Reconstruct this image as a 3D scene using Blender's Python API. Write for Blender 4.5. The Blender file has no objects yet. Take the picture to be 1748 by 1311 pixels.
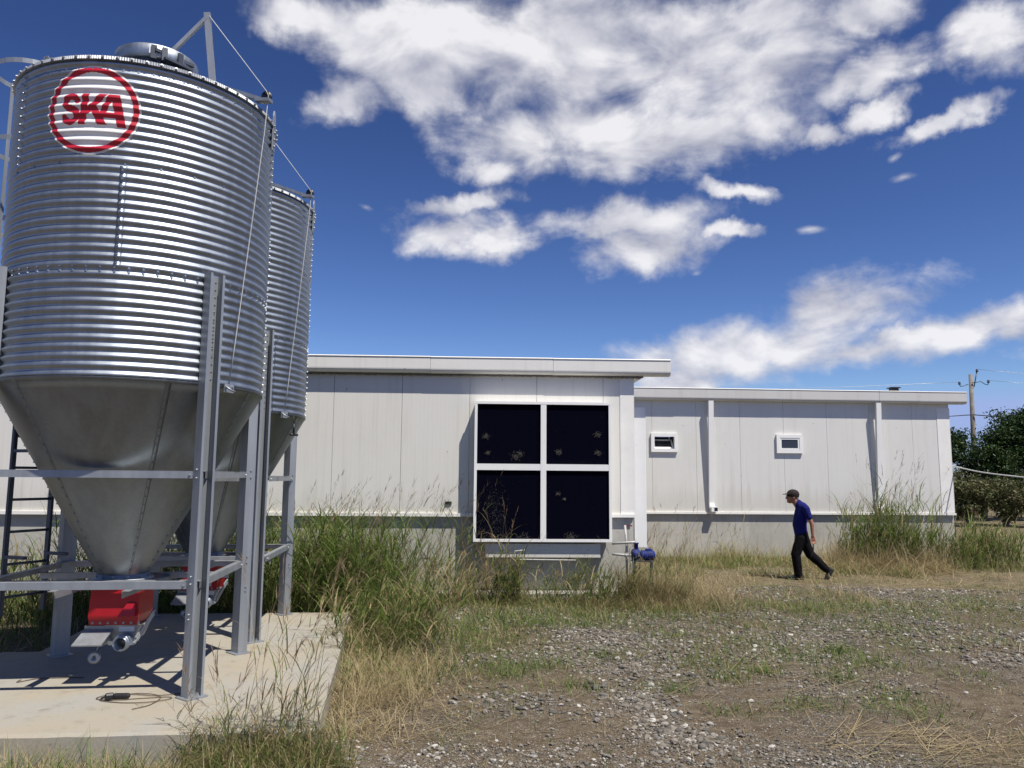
import bpy, bmesh, math, random
import numpy as np
from mathutils import Matrix, Vector

random.seed(7)
RNG = np.random.default_rng(7)
C = bpy.context.scene.collection
SC = bpy.context.scene
R = math.radians

# ------------------------------------------------------------------ camera
CAM_H = 2.0
cam = bpy.data.objects.new('camera', bpy.data.cameras.new('camera'))
C.objects.link(cam)
cam.data.sensor_width = 36.0
cam.data.lens = 36.0 * 1313.0 / 1748.0
cam.data.clip_start = 0.05
cam.data.clip_end = 8000.0
cam.matrix_world = (Matrix.Translation((0, 0, CAM_H)) @ Matrix.Rotation(R(90 + 6.8), 4, 'X')
                    @ Matrix.Rotation(R(0.45), 4, 'Z'))
SC.camera = cam

# ------------------------------------------------------------------ exposure
SC.view_settings.view_transform = 'Standard'
SC.view_settings.look = 'None'
SC.view_settings.gamma = 1.0
SC.view_settings.exposure = 0.45
SC.cycles.max_bounces = 8
SC.cycles.transparent_max_bounces = 8
SC.cycles.caustics_reflective = False
SC.cycles.caustics_refractive = False

# ------------------------------------------------------------------ sun
SUN_AZ, SUN_EL = 134.3, 61.8          # degrees clockwise from +Y (behind the camera, to its right)
sd = Vector((math.sin(R(SUN_AZ)) * math.cos(R(SUN_EL)), math.cos(R(SUN_AZ)) * math.cos(R(SUN_EL)), math.sin(R(SUN_EL))))
sun = bpy.data.objects.new('sun', bpy.data.lights.new('sun', 'SUN'))
C.objects.link(sun)
sun.data.energy = 4.6
sun.data.angle = R(0.53)
sun.data.color = (1.0, 0.94, 0.84)
sun.rotation_euler = (-sd).to_track_quat('-Z', 'Y').to_euler()

# ------------------------------------------------------------------ node helpers
def node(nt, typ, inputs=None, **props):
    n = nt.nodes.new(typ)
    for k, v in props.items():
        setattr(n, k, v)
    for k, v in (inputs or {}).items():
        if hasattr(v, 'is_linked') or isinstance(v, bpy.types.NodeSocket):
            nt.links.new(v, n.inputs[k])
        else:
            n.inputs[k].default_value = v
    return n
def mth(nt, op, a, b=None, c=None, clamp=False):
    d = {0: a}
    if b is not None: d[1] = b
    if c is not None: d[2] = c
    return node(nt, 'ShaderNodeMath', d, operation=op, use_clamp=clamp).outputs[0]
def mixc(nt, f, a, b, blend='MIX'):
    n = nt.nodes.new('ShaderNodeMix'); n.data_type = 'RGBA'; n.blend_type = blend
    for idx, v in ((0, f), (6, a), (7, b)):
        if isinstance(v, bpy.types.NodeSocket): nt.links.new(v, n.inputs[idx])
        else: n.inputs[idx].default_value = (v if idx == 0 else tuple(v)[:3] + (1,))
    return n.outputs[2]
def ramp(nt, f, stops):
    n = nt.nodes.new('ShaderNodeValToRGB')
    el = n.color_ramp.elements
    while len(el) < len(stops): el.new(0.5)
    for e, (p, c) in zip(el, stops):
        e.position = p
        e.color = (c, c, c, 1) if isinstance(c, (int, float)) else tuple(c)[:3] + (1,)
    nt.links.new(f, n.inputs[0])
    return n.outputs[0]
def sstep(nt, v, a, b, o0=0.0, o1=1.0):
    return node(nt, 'ShaderNodeMapRange', {0: v, 1: a, 2: b, 3: o0, 4: o1}, interpolation_type='SMOOTHSTEP').outputs[0]

# ------------------------------------------------------------------ world: clear sky with cumulus
W = bpy.data.worlds.new('World'); SC.world = W; W.use_nodes = True
nt = W.node_tree; nt.nodes.clear()
sky = node(nt, 'ShaderNodeTexSky', sky_type='NISHITA', sun_disc=False, sun_elevation=R(SUN_EL), sun_rotation=R(SUN_AZ),
           altitude=500.0, air_density=1.0, dust_density=0.15, ozone_density=3.2)
geo = node(nt, 'ShaderNodeTexCoord').outputs['Generated']
dirv = node(nt, 'ShaderNodeVectorMath', {0: geo}, operation='NORMALIZE').outputs[0]
sx = node(nt, 'ShaderNodeSeparateXYZ', {0: dirv})
az = mth(nt, 'MULTIPLY', mth(nt, 'ARCTAN2', sx.outputs[0], sx.outputs[1]), 57.29578)
el = mth(nt, 'MULTIPLY', mth(nt, 'ARCSINE', sx.outputs[2]), 57.29578)
ae = node(nt, 'ShaderNodeCombineXYZ', {0: az, 1: el, 2: 0.0}).outputs[0]
den = mth(nt, 'ADD', sx.outputs[2], 0.12)
plane = node(nt, 'ShaderNodeCombineXYZ', {0: mth(nt, 'DIVIDE', sx.outputs[0], den), 1: mth(nt, 'DIVIDE', sx.outputs[1], den), 2: 0.0}).outputs[0]
# warp the outline
wn = node(nt, 'ShaderNodeTexNoise', {'Vector': ae, 'Scale': 0.22, 'Detail': 5.0, 'Roughness': 0.6})
wv = node(nt, 'ShaderNodeVectorMath', {0: node(nt, 'ShaderNodeVectorMath', {0: wn.outputs['Color'], 1: (0.5, 0.5, 0.5)}, operation='SUBTRACT').outputs[0], 1: (6.0, 4.0, 0.0)}, operation='MULTIPLY').outputs[0]
aew = node(nt, 'ShaderNodeVectorMath', {0: ae, 1: wv}, operation='ADD').outputs[0]
aes = node(nt, 'ShaderNodeVectorMath', {0: ae, 1: node(nt, 'ShaderNodeVectorMath', {0: wv, 1: (.3, .12, 0)}, operation='MULTIPLY').outputs[0]}, operation='ADD').outputs[0]
CLOUDS = [(-16.7, 31.2, 4.5, 1.6, -10), (-10.9, 29.6, 6.3, 2.7, -20), (-13.0, 26.2, 3.7, 1.5, 10), (-4.6, 31.4, 7.9, 3.1, -10), (3.8, 30.4, 10.2, 4.8, 0), (12.4, 29.2, 8.9, 4.7, 0), (19.2, 27.4, 6.2, 3.6, 10), (25.9, 26.4, 4.2, 1.4, 15), (0.1, 24.4, 5.0, 2.4, 0), (6.5, 24.7, 6.8, 2.7, 0), (14.0, 24.0, 6.9, 2.3, 0), (19.5, 24.4, 3.7, 2.2, 0), (22.6, 22.9, 2.4, 0.8, 5), (-7.0, 27.6, 4.1, 2.6, -25), (-1.4, 22.1, 2.5, 1.4, 0), (26.1, 30.1, 3.7, 1.4, 0), (33.4, 27.0, 3.4, 1.8, 0), (30.2, 22.8, 2.6, 0.7, 15), (26.5, 24.1, 1.9, 0.9, 15), (-3.5, 20.0, 4.3, 0.8, 8), (-4.8, 18.0, 4.0, 1.5, 5), (-1.2, 17.2, 2.8, 1.2, 0), (8.2, 18.7, 6.8, 1.5, 3), (9.7, 16.9, 5.0, 1.9, 0), (16.0, 17.4, 2.1, 0.6, 0), (23.2, 11.4, 6.2, 2.0, 8), (19.0, 9.5, 8.2, 2.2, 8), (14.5, 8.3, 6.6, 2.0, 0), (24.7, 8.9, 5.0, 1.5, 5), (31.5, 9.7, 5.0, 1.4, 3), (27.9, 9.9, 3.4, 1.0, 8), (12.4, 6.8, 3.4, 1.7, 0), (17.3, 20.3, 2.6, 0.7, -12), (27.9, 19.7, 1.0, 0.3, 0), (21.8, 17.1, 1.2, 0.3, -5), (-11.3, 19.3, 0.9, 0.3, -8), (13.7, 14.7, 0.8, 0.3, 0), (27.4, 21.0, 0.7, 0.3, 25), (18.9, 30.5, 5.1, 2.4, 0), (-9.2, 30.8, 4.1, 2.2, 0),
          (60, 30, 14, 5, 0), (-60, 40, 16, 5, 10), (95, 24, 12, 3, 0), (150, 45, 18, 5, 0), (-120, 30, 16, 4, 0), (0, 48, 20, 6, 5)]
acc = None
for a, e, ra, rb, rot in CLOUDS:
    small = rb < .55
    m = node(nt, 'ShaderNodeMapping', {0: aes if small else aew, 1: (a, e, 0), 2: (0, 0, R(rot)), 3: (ra * (1.5 if small else 1), rb * (2.0 if small else 1), 1)}, vector_type='TEXTURE')
    ln = mth(nt, 'SUBTRACT', 1.0 if rb > .55 else .16, node(nt, 'ShaderNodeVectorMath', {0: m.outputs[0]}, operation='LENGTH').outputs['Value'])
    acc = ln if acc is None else mth(nt, 'SMOOTH_MAX', acc, ln, 0.25)
acc = mth(nt, 'MAXIMUM', acc, -1.0)
def cloud_noise(vec):
    a = node(nt, 'ShaderNodeTexNoise', {'Vector': vec, 'Scale': 8.5, 'Detail': 10.0, 'Roughness': 0.60, 'Distortion': 0.3}).outputs['Fac']
    return a
cvec = node(nt, 'ShaderNodeVectorMath', {0: dirv, 1: (1.0, 1.0, 1.75)}, operation='MULTIPLY').outputs[0]
n0 = cloud_noise(cvec)
shift = node(nt, 'ShaderNodeVectorMath', {0: cvec, 1: (0.010, -0.008, 0.040)}, operation='ADD').outputs[0]
n1 = node(nt, 'ShaderNodeTexNoise', {'Vector': shift, 'Scale': 8.5, 'Detail': 5.0, 'Roughness': 0.52, 'Distortion': 0.35}).outputs['Fac']
n0s = node(nt, 'ShaderNodeTexNoise', {'Vector': cvec, 'Scale': 8.5, 'Detail': 5.0, 'Roughness': 0.52, 'Distortion': 0.35}).outputs['Fac']
dens = mth(nt, 'ADD', mth(nt, 'MULTIPLY', acc, 1.15), mth(nt, 'MULTIPLY', mth(nt, 'SUBTRACT', n0, 0.45), 2.5))
alpha = mth(nt, 'MULTIPLY', sstep(nt, dens, -0.22, 0.9), 0.94)
lit = mth(nt, 'ADD', 0.55, mth(nt, 'MULTIPLY', mth(nt, 'SUBTRACT', n0s, n1), 3.0), clamp=True)
thick = sstep(nt, dens, 0.2, 1.3)
lit2 = mth(nt, 'MULTIPLY', lit, mth(nt, 'ADD', 0.72, mth(nt, 'MULTIPLY', thick, 0.42)), clamp=True)
ccol = mixc(nt, lit2, (3.2, 3.3, 4.0), (6.7, 6.65, 6.85))
up = sstep(nt, sx.outputs[2], -0.02, 0.03)
# deepen the clear sky the way a polarised phone exposure does
g0 = node(nt, 'ShaderNodeVectorMath', {0: sky.outputs[0], 1: (.127, .127, .127)}, operation='MULTIPLY').outputs[0]
g0 = node(nt, 'ShaderNodeVectorMath', {0: g0, 1: (.50, .63, .86)}, operation='MINIMUM').outputs[0]      # no blown glare round the sun
g1 = node(nt, 'ShaderNodeGamma', {0: g0, 1: 1.62}).outputs[0]
hs = node(nt, 'ShaderNodeVectorMath', {0: g1, 1: (7.7, 7.0, 7.7)}, operation='MULTIPLY')
col = mixc(nt, mth(nt, 'MULTIPLY', alpha, up), hs.outputs[0], ccol)
bg = node(nt, 'ShaderNodeBackground', {0: col, 1: 0.1})
nt.links.new(bg.outputs[0], node(nt, 'ShaderNodeOutputWorld').inputs[0])

# ------------------------------------------------------------------ mesh helpers
class MB:
    def __init__(s): s.v = []; s.f = []; s.m = []; s.sm = []
    def add(s, vs, fs, mi=0, smooth=False, M=None):
        o = len(s.v)
        for p in vs:
            s.v.append(tuple(M @ Vector(p)) if M is not None else tuple(p))
        for f in fs:
            s.f.append(tuple(i + o for i in f)); s.m.append(mi); s.sm.append(smooth)
        return s
    def box(s, c, d, M=None, mi=0, bev=0.0):
        x, y, z = d[0] / 2, d[1] / 2, d[2] / 2
        T = Matrix.Translation(c)
        if M is not None: T = M @ T
        if bev > 0:
            b = min(bev, x * .9, y * .9, z * .9)
            bm = bmesh.new(); bmesh.ops.create_cube(bm, size=1.0)
            for q in bm.verts: q.co = (q.co.x * 2 * x, q.co.y * 2 * y, q.co.z * 2 * z)
            bmesh.ops.bevel(bm, geom=bm.edges[:], offset=b, segments=1, profile=0.5, affect='EDGES')
            vs = [q.co[:] for q in bm.verts]; bm.verts.index_update()
            fs = [[q.index for q in f.verts] for f in bm.faces]; bm.free()
            return s.add(vs, fs, mi, False, T)
        vs = [(a * x, b * y, c2 * z) for c2 in (-1, 1) for b in (-1, 1) for a in (-1, 1)]
        fs = [(0, 2, 3, 1), (4, 5, 7, 6), (0, 1, 5, 4), (2, 6, 7, 3), (0, 4, 6, 2), (1, 3, 7, 5)]
        return s.add(vs, fs, mi, False, T)
    def bar(s, a, b, w, h, mi=0, up=(0, 0, 1)):
        a, b = Vector(a), Vector(b); d = b - a; L = d.length; d.normalize()
        u = Vector(up); sidev = d.cross(u)
        if sidev.length < 1e-4: sidev = d.cross(Vector((0, 1, 0)))
        sidev.normalize(); u = sidev.cross(d)
        M = Matrix((( sidev.x, d.x, u.x, (a.x + b.x) / 2), (sidev.y, d.y, u.y, (a.y + b.y) / 2), (sidev.z, d.z, u.z, (a.z + b.z) / 2), (0, 0, 0, 1)))
        return s.box((0, 0, 0), (w, L, h), M, mi)
    def tube(s, pts, r, n=8, mi=0, caps=True, smooth=True):
        pts = [Vector(p) for p in pts]; rs = r if isinstance(r, (list, tuple)) else [r] * len(pts)
        vs = []; fs = []; prev = None
        for i, p in enumerate(pts):
            t = (pts[min(i + 1, len(pts) - 1)] - pts[max(i - 1, 0)]).normalized()
            if prev is None:
                a = t.cross(Vector((0, 0, 1)))
                if a.length < 1e-3: a = t.cross(Vector((0, 1, 0)))
            else:
                a = prev - t * prev.dot(t)
            a.normalize(); prev = a; b = t.cross(a)
            for k in range(n):
                q = 2 * math.pi * k / n
                vs.append(p + a * (math.cos(q) * rs[i]) + b * (math.sin(q) * rs[i]))
        for i in range(len(pts) - 1):
            for k in range(n):
                fs.append((i * n + k, i * n + (k + 1) % n, (i + 1) * n + (k + 1) % n, (i + 1) * n + k))
        if caps:
            fs.append(tuple(range(n - 1, -1, -1))); fs.append(tuple((len(pts) - 1) * n + k for k in range(n)))
        return s.add(vs, fs, mi, smooth)
    def lathe(s, prof, n=48, mi=0, smooth=True, M=None, a0=0.0, a1=2 * math.pi):
        full = abs(a1 - a0 - 2 * math.pi) < 1e-6
        cols = n if full else n + 1
        vs = [(r * math.cos(a0 + (a1 - a0) * k / n), r * math.sin(a0 + (a1 - a0) * k / n), z) for r, z in prof for k in range(cols)]
        fs = []
        for i in range(len(prof) - 1):
            for k in range(n):
                k2 = (k + 1) % cols
                fs.append((i * cols + k, i * cols + k2, (i + 1) * cols + k2, (i + 1) * cols + k))
        return s.add(vs, fs, mi, smooth, M)
    def bolt(s, p, nrm, r=0.011, h=0.010, mi=0):
        n = Vector(nrm).normalized(); a = n.cross(Vector((0, 0, 1)))
        if a.length < 1e-3: a = Vector((1, 0, 0))
        a.normalize(); b = n.cross(a); p = Vector(p); vs = []
        for rr, hh in ((1.5 * r, 0), (1.5 * r, h * .25), (r, h * .3), (r * .85, h)):
            for k in range(6):
                q = math.pi * k / 3
                vs.append(p + a * (math.cos(q) * rr) + b * (math.sin(q) * rr) + n * hh)
        fs = [(i * 6 + k, i * 6 + (k + 1) % 6, i * 6 + 6 + (k + 1) % 6, i * 6 + 6 + k) for i in range(3) for k in range(6)]
        fs.append((18, 19, 20, 21, 22, 23))
        return s.add(vs, fs, mi, False)
    def extrude(s, outline, z0, z1, M=None, mi=0):     # closed 2-D outline extruded along z
        n = len(outline)
        vs = [(x, y, z0) for x, y in outline] + [(x, y, z1) for x, y in outline]
        fs = [(k, (k + 1) % n, n + (k + 1) % n, n + k) for k in range(n)]
        fs += [tuple(range(n - 1, -1, -1)), tuple(range(n, 2 * n))]
        return s.add(vs, fs, mi, False, M)
    def build(s, name, mats, parent=None):
        me = bpy.data.meshes.new(name); me.from_pydata(s.v, [], s.f)
        for m in (mats if isinstance(mats, (list, tuple)) else [mats]): me.materials.append(m)
        me.polygons.foreach_set('material_index', s.m); me.polygons.foreach_set('use_smooth', s.sm)
        me.update()
        o = bpy.data.objects.new(name, me); C.objects.link(o)
        if parent is not None: o.parent = parent
        return o

def tag(o, label=None, cat=None, group=None, kind=None):
    if label: o['label'] = label
    if cat: o['category'] = cat
    if group: o['group'] = group
    if kind: o['kind'] = kind
    return o
def thing(name, label, cat, loc=(0, 0, 0), rz=0.0, group=None):
    o = bpy.data.objects.new(name, None); C.objects.link(o)
    o.empty_display_size = 0.2; o.location = loc; o.rotation_euler = (0, 0, rz)
    return tag(o, label, cat, group)
def dup(o, parent=None, skip=()):
    c = o.copy(); C.objects.link(c); c.parent = parent
    for ch in list(o.children):
        if ch.name.split('.')[0] not in skip: dup(ch, c, skip)
    return c

# ------------------------------------------------------------------ materials
def new_mat(name):
    m = bpy.data.materials.new(name); m.use_nodes = True
    t = m.node_tree; return m, t, t.nodes['Principled BSDF']
def link(t, a, b): t.links.new(a, b)
def simple(name, col, rough=0.5, metal=0.0, var=0.12, scale=6.0, bump=0.0, bscale=60.0, spec=0.5):
    m, t, b = new_mat(name)
    tc = node(t, 'ShaderNodeTexCoord').outputs['Object']
    nz = node(t, 'ShaderNodeTexNoise', {'Vector': tc, 'Scale': scale, 'Detail': 6.0, 'Roughness': 0.6}).outputs['Fac']
    f = ramp(t, nz, [(0.3, 0.0), (0.7, 1.0)])
    c1 = tuple(c * (1 - var) for c in col); c2 = tuple(min(1, c * (1 + var)) for c in col)
    link(t, mixc(t, f, c1, c2), b.inputs['Base Color'])
    link(t, mth(t, 'ADD', rough - 0.08, mth(t, 'MULTIPLY', nz, 0.16)), b.inputs['Roughness'])
    b.inputs['Metallic'].default_value = metal
    b.inputs['Specular IOR Level'].default_value = spec
    if bump > 0:
        n2 = node(t, 'ShaderNodeTexNoise', {'Vector': tc, 'Scale': bscale, 'Detail': 4.0}).outputs['Fac']
        link(t, node(t, 'ShaderNodeBump', {'Strength': bump, 'Distance': 0.01, 'Height': n2}).outputs[0], b.inputs['Normal'])
    return m
def galv(name, col, rough, metal=1.0, spangle=0.18):
    m, t, b = new_mat(name)
    tc = node(t, 'ShaderNodeTexCoord').outputs['Object']
    vo = node(t, 'ShaderNodeTexVoronoi', {'Vector': tc, 'Scale': 55.0}).outputs['Color']
    sp = node(t, 'ShaderNodeSeparateColor', {0: vo}).outputs[0]
    st = node(t, 'ShaderNodeTexNoise', {'Vector': node(t, 'ShaderNodeMapping', {0: tc, 3: (9, 9, 0.7)}).outputs[0], 'Scale': 1.0, 'Detail': 7.0, 'Roughness': 0.65}).outputs['Fac']
    f = mth(t, 'ADD', mth(t, 'MULTIPLY', sp, spangle), mth(t, 'MULTIPLY', sstep(t, st, 0.35, 0.7), 0.5))
    link(t, mixc(t, f, tuple(c * 0.82 for c in col), tuple(min(1, c * 1.18) for c in col)), b.inputs['Base Color'])
    b.inputs['Metallic'].default_value = metal
    link(t, mth(t, 'ADD', rough, mth(t, 'MULTIPLY', mth(t, 'SUBTRACT', st, 0.5), 0.25)), b.inputs['Roughness'])
    big = node(t, 'ShaderNodeTexNoise', {'Vector': tc, 'Scale': 2.2, 'Detail': 2.0}).outputs['Fac']
    link(t, node(t, 'ShaderNodeBump', {'Strength': 0.14, 'Distance': 0.03, 'Height': big}).outputs[0], b.inputs['Normal'])
    return m
M_SHELL = galv('galvanised_corrugated', (0.39, 0.43, 0.475), 0.50)
M_RIM = galv('galvanised_rim', (0.42, 0.44, 0.46), 0.55, 0.8)
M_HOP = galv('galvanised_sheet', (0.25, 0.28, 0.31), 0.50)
M_LEG = galv('galvanised_section', (0.36, 0.385, 0.41), 0.50, 0.55, 0.1)
M_DARKST = simple('dark_steel', (0.09, 0.10, 0.12), 0.5, 0.6)
M_BLACK = simple('black_plastic', (0.012, 0.012, 0.014), 0.45)
M_WHITEV = simple('emblem_white', (0.78, 0.77, 0.74), 0.35, 0, 0.03)
M_REDV = simple('emblem_red', (0.42, 0.012, 0.03), 0.35, 0, 0.06)
M_RED = simple('red_paint', (0.36, 0.006, 0.014), 0.4, 0, 0.08, 8)
M_CORD = simple('cord', (0.55, 0.55, 0.52), 0.7)
M_CABLE = simple('brown_cable', (0.10, 0.075, 0.05), 0.7)

def panel_mat(name, col, rib=14.0):
    m, t, b = new_mat(name)
    tc = node(t, 'ShaderNodeTexCoord').outputs['Object']
    streak = node(t, 'ShaderNodeTexNoise', {'Vector': node(t, 'ShaderNodeMapping', {0: tc, 3: (5, 5, 0.25)}).outputs[0], 'Scale': 1.6, 'Detail': 8.0, 'Roughness': 0.65}).outputs['Fac']
    blot = node(t, 'ShaderNodeTexNoise', {'Vector': tc, 'Scale': 0.9, 'Detail': 7.0, 'Roughness': 0.6}).outputs['Fac']
    f = mth(t, 'MULTIPLY', sstep(t, streak, 0.48, 0.8), 0.42)
    f2 = mth(t, 'MULTIPLY', sstep(t, blot, 0.45, 0.8), 0.35)
    c = mixc(t, f, col, (col[0] * .72, col[1] * .70, col[2] * .63))
    c = mixc(t, f2, c, (col[0] * .84, col[1] * .83, col[2] * .79))
    spk = node(t, 'ShaderNodeTexVoronoi', {'Vector': tc, 'Scale': 3.2}).outputs['Distance']
    c = mixc(t, mth(t, 'MULTIPLY', sstep(t, spk, 0.055, 0.03), 0.6), c, (0.18, 0.16, 0.13))
    sz_ = node(t, 'ShaderNodeSeparateXYZ', {0: tc}).outputs[2]
    spl = mth(t, 'MULTIPLY', sstep(t, mth(t, 'ADD', sz_, mth(t, 'MULTIPLY', streak, -1.1)), 1.35,   .75), .22)
    c = mixc(t, spl, c, (.34, .30, .23))
    link(t, c, b.inputs['Base Color'])
    b.inputs['Roughness'].default_value = 0.42
    sxn = node(t, 'ShaderNodeSeparateXYZ', {0: tc})
    ribs = mth(t, 'SINE', mth(t, 'MULTIPLY', sxn.outputs[0], rib * 2 * math.pi))
    bl = mth(t, 'ADD', mth(t, 'MULTIPLY', sstep(t, ribs, 0.4, 0.95), 0.08), mth(t, 'MULTIPLY', blot, 0.9))
    link(t, node(t, 'ShaderNodeBump', {'Strength': 0.22, 'Distance': 0.02, 'Height': bl}).outputs[0], b.inputs['Normal'])
    return m
M_WALL = panel_mat('white_panel', (0.70, 0.69, 0.645))
M_WALL2 = panel_mat('grey_white_panel', (0.68, 0.675, 0.64), 12.0)
M_TRIM = simple('white_trim', (0.80, 0.79, 0.75), 0.4, 0, 0.05, 3)
M_GUT = panel_mat('gutter_sheet', (0.74, 0.735, 0.70), 0.0)
M_GUT2 = panel_mat('gutter_sheet_grey', (0.58, 0.575, 0.55), 0.0)
M_FOAM = simple('foam', (0.22, 0.21, 0.19), 0.9, 0, 0.5, 60, 1.0, 120)
M_FRAME = simple('white_pvc', (0.82, 0.82, 0.80), 0.3, 0, 0.02)

def concrete(name, col, patch, scale=1.0):
    m, t, b = new_mat(name)
    tc = node(t, 'ShaderNodeTexCoord').outputs['Object']
    n1 = node(t, 'ShaderNodeTexNoise', {'Vector': tc, 'Scale': 1.3 * scale, 'Detail': 9.0, 'Roughness': 0.62}).outputs['Fac']
    n2 = node(t, 'ShaderNodeTexNoise', {'Vector': tc, 'Scale': 45.0, 'Detail': 6.0, 'Roughness': 0.7}).outputs['Fac']
    n3 = node(t, 'ShaderNodeTexNoise', {'Vector': node(t, 'ShaderNodeMapping', {0: tc, 1: (3, 5, 1)}).outputs[0], 'Scale': 4.0, 'Detail': 8.0, 'Roughness': 0.7}).outputs['Fac']
    c = mixc(t, sstep(t, n1, 0.35, 0.65), col, patch)
    c = mixc(t, mth(t, 'MULTIPLY', sstep(t, n3, 0.55, 0.75), 0.5), c, tuple(q * .72 for q in col))
    c = mixc(t, mth(t, 'MULTIPLY', sstep(t, n2, 0.5, 0.75), 0.35), c, tuple(q * .6 for q in col))
    run = node(t, 'ShaderNodeTexNoise', {'Vector': node(t, 'ShaderNodeMapping', {0: tc, 3: (4, 4, .3)}).outputs[0], 'Scale': 1.5, 'Detail': 8.0, 'Roughness': .65}).outputs['Fac']
    c = mixc(t, mth(t, 'MULTIPLY', sstep(t, run, .52, .75), .5), c, (.20, .175, .13))
    pit = node(t, 'ShaderNodeTexVoronoi', {'Vector': tc, 'Scale': 7.0}).outputs['Distance']
    c = mixc(t, mth(t, 'MULTIPLY', sstep(t, pit, 0.10, 0.04), 0.5), c, tuple(q * .45 for q in col))
    link(t, c, b.inputs['Base Color']); b.inputs['Roughness'].default_value = 0.9
    b.inputs['Specular IOR Level'].default_value = 0.25
    h = mth(t, 'ADD', mth(t, 'MULTIPLY', n2, 0.5), n3)
    link(t, node(t, 'ShaderNodeBump', {'Strength': 0.35, 'Distance': 0.012, 'Height': h}).outputs[0], b.inputs['Normal'])
    return m
M_SLAB = concrete('slab_concrete', (0.315, 0.305, 0.275), (0.335, 0.30, 0.235))
M_PLINTH = concrete('plinth_concrete', (0.46, 0.45, 0.41), (0.39, 0.38, 0.345))

def attr_mat(name, rough=0.7, transl=0.0, spec=0.3):
    m, t, b = new_mat(name)
    a = node(t, 'ShaderNodeAttribute', attribute_name='Col').outputs['Color']
    link(t, a, b.inputs['Base Color']); b.inputs['Roughness'].default_value = rough
    b.inputs['Specular IOR Level'].default_value = spec
    if transl > 0:
        tr = node(t, 'ShaderNodeBsdfTranslucent', {0: a})
        mx = node(t, 'ShaderNodeMixShader', {0: transl, 1: b.outputs[0], 2: tr.outputs[0]})
        link(t, mx.outputs[0], t.nodes['Material Output'].inputs[0])
    return m
M_BLADE = attr_mat('grass_blade', 0.55, 0.38)
M_STONE = attr_mat('stone', 0.85)
M_LEAF = attr_mat('leaf', 0.5, 0.25)

# ------------------------------------------------------------------ ground
def vnoise(x, y, seed=0):
    xi = np.floor(x).astype(np.int64); yi = np.floor(y).astype(np.int64)
    fx = x - xi; fy = y - yi; fx = fx * fx * (3 - 2 * fx); fy = fy * fy * (3 - 2 * fy)
    def h(a, b):
        n = (a * 374761393 + b * 668265263 + seed * 974634777) & 0xffffffff
        n = ((n ^ (n >> 13)) * 1274126177) & 0xffffffff
        return ((n ^ (n >> 16)) & 0xffff) / 65535.0
    return (h(xi, yi) * (1 - fx) + h(xi + 1, yi) * fx) * (1 - fy) + (h(xi, yi + 1) * (1 - fx) + h(xi + 1, yi + 1) * fx) * fy
def fbm(x, y, o=4, seed=0):
    s = 0; a = 0.5
    for k in range(o):
        s = s + a * vnoise(x * 2 ** k, y * 2 ** k, seed + k); a *= 0.5
    return s
def gz(x, y):
    x = np.asarray(x, float); y = np.asarray(y, float)
    near = np.exp(-((x - 3) / 40) ** 2 - ((y - 10) / 40) ** 2)
    return near * (0.10 * (fbm(x * 0.35, y * 0.35, 3, 3) - 0.44) + 0.05 * (fbm(x * 1.7, y * 1.7, 3, 9) - 0.44))
def axis_coords(lo, hi, step, far):
    mid = np.arange(lo, hi + 1e-6, step); out = [mid]; d = step; p = hi; r = []
    while p < far: d *= 1.22; p += d; r.append(p)
    d = step; p = lo; l = []
    while p > -far: d *= 1.22; p -= d; l.append(p)
    return np.concatenate([np.array(l[::-1]), mid, np.array(r)])
gx = axis_coords(-4.0, 10.0, 0.045, 4000); gy = axis_coords(4.2, 15.0, 0.045, 4000)
GX, GY = np.meshgrid(gx, gy)
GZ = gz(GX, GY) + np.exp(-((GX - 3) / 20) ** 2 - ((GY - 10) / 20) ** 2) * 0.022 * (fbm(GX * 9, GY * 9, 3, 21) - 0.44)
me = bpy.data.meshes.new('ground'); nx, ny = len(gx), len(gy)
vs = np.stack([GX.ravel(), GY.ravel(), GZ.ravel()], 1)
ii = (np.arange(ny - 1)[:, None] * nx + np.arange(nx - 1)[None, :]).ravel()
fs = np.stack([ii, ii + 1, ii + 1 + nx, ii + nx], 1)
def mesh_np(me, vs, fs, smooth=True):
    n = fs.shape[1]
    me.vertices.add(len(vs)); me.vertices.foreach_set('co', vs.astype(np.float32).ravel())
    me.loops.add(fs.size); me.loops.foreach_set('vertex_index', fs.astype(np.int32).ravel())
    me.polygons.add(len(fs)); me.polygons.foreach_set('loop_start', (np.arange(len(fs)) * n).astype(np.int32))
    me.polygons.foreach_set('use_smooth', np.full(len(fs), smooth))
    me.update(calc_edges=True)
mesh_np(me, vs, fs)
m, t, b = new_mat('dirt_and_gravel')
tc = node(t, 'ShaderNodeTexCoord').outputs['Object']
big = node(t, 'ShaderNodeTexNoise', {'Vector': tc, 'Scale': 0.55, 'Detail': 6.0, 'Roughness': 0.6}).outputs['Fac']
mid = node(t, 'ShaderNodeTexNoise', {'Vector': tc, 'Scale': 6.0, 'Detail': 8.0, 'Roughness': 0.7}).outputs['Fac']
vo1 = node(t, 'ShaderNodeTexVoronoi', {'Vector': tc, 'Scale': 42.0, 'Randomness': 1.0})
vo2 = node(t, 'ShaderNodeTexVoronoi', {'Vector': tc, 'Scale': 95.0, 'Randomness': 1.0})
vr = node(t, 'ShaderNodeSeparateColor', {0: vo1.outputs['Color']})
dirt = mixc(t, sstep(t, mid, 0.35, 0.7), (0.088, 0.067, 0.045), (0.160, 0.128, 0.088))
grav = ramp(t, vr.outputs[0], [(0.0, (0.06, 0.058, 0.055)), (0.45, (0.12, 0.115, 0.105)), (0.8, (0.21, 0.195, 0.17)), (1.0, (0.42, 0.39, 0.34))])
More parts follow.
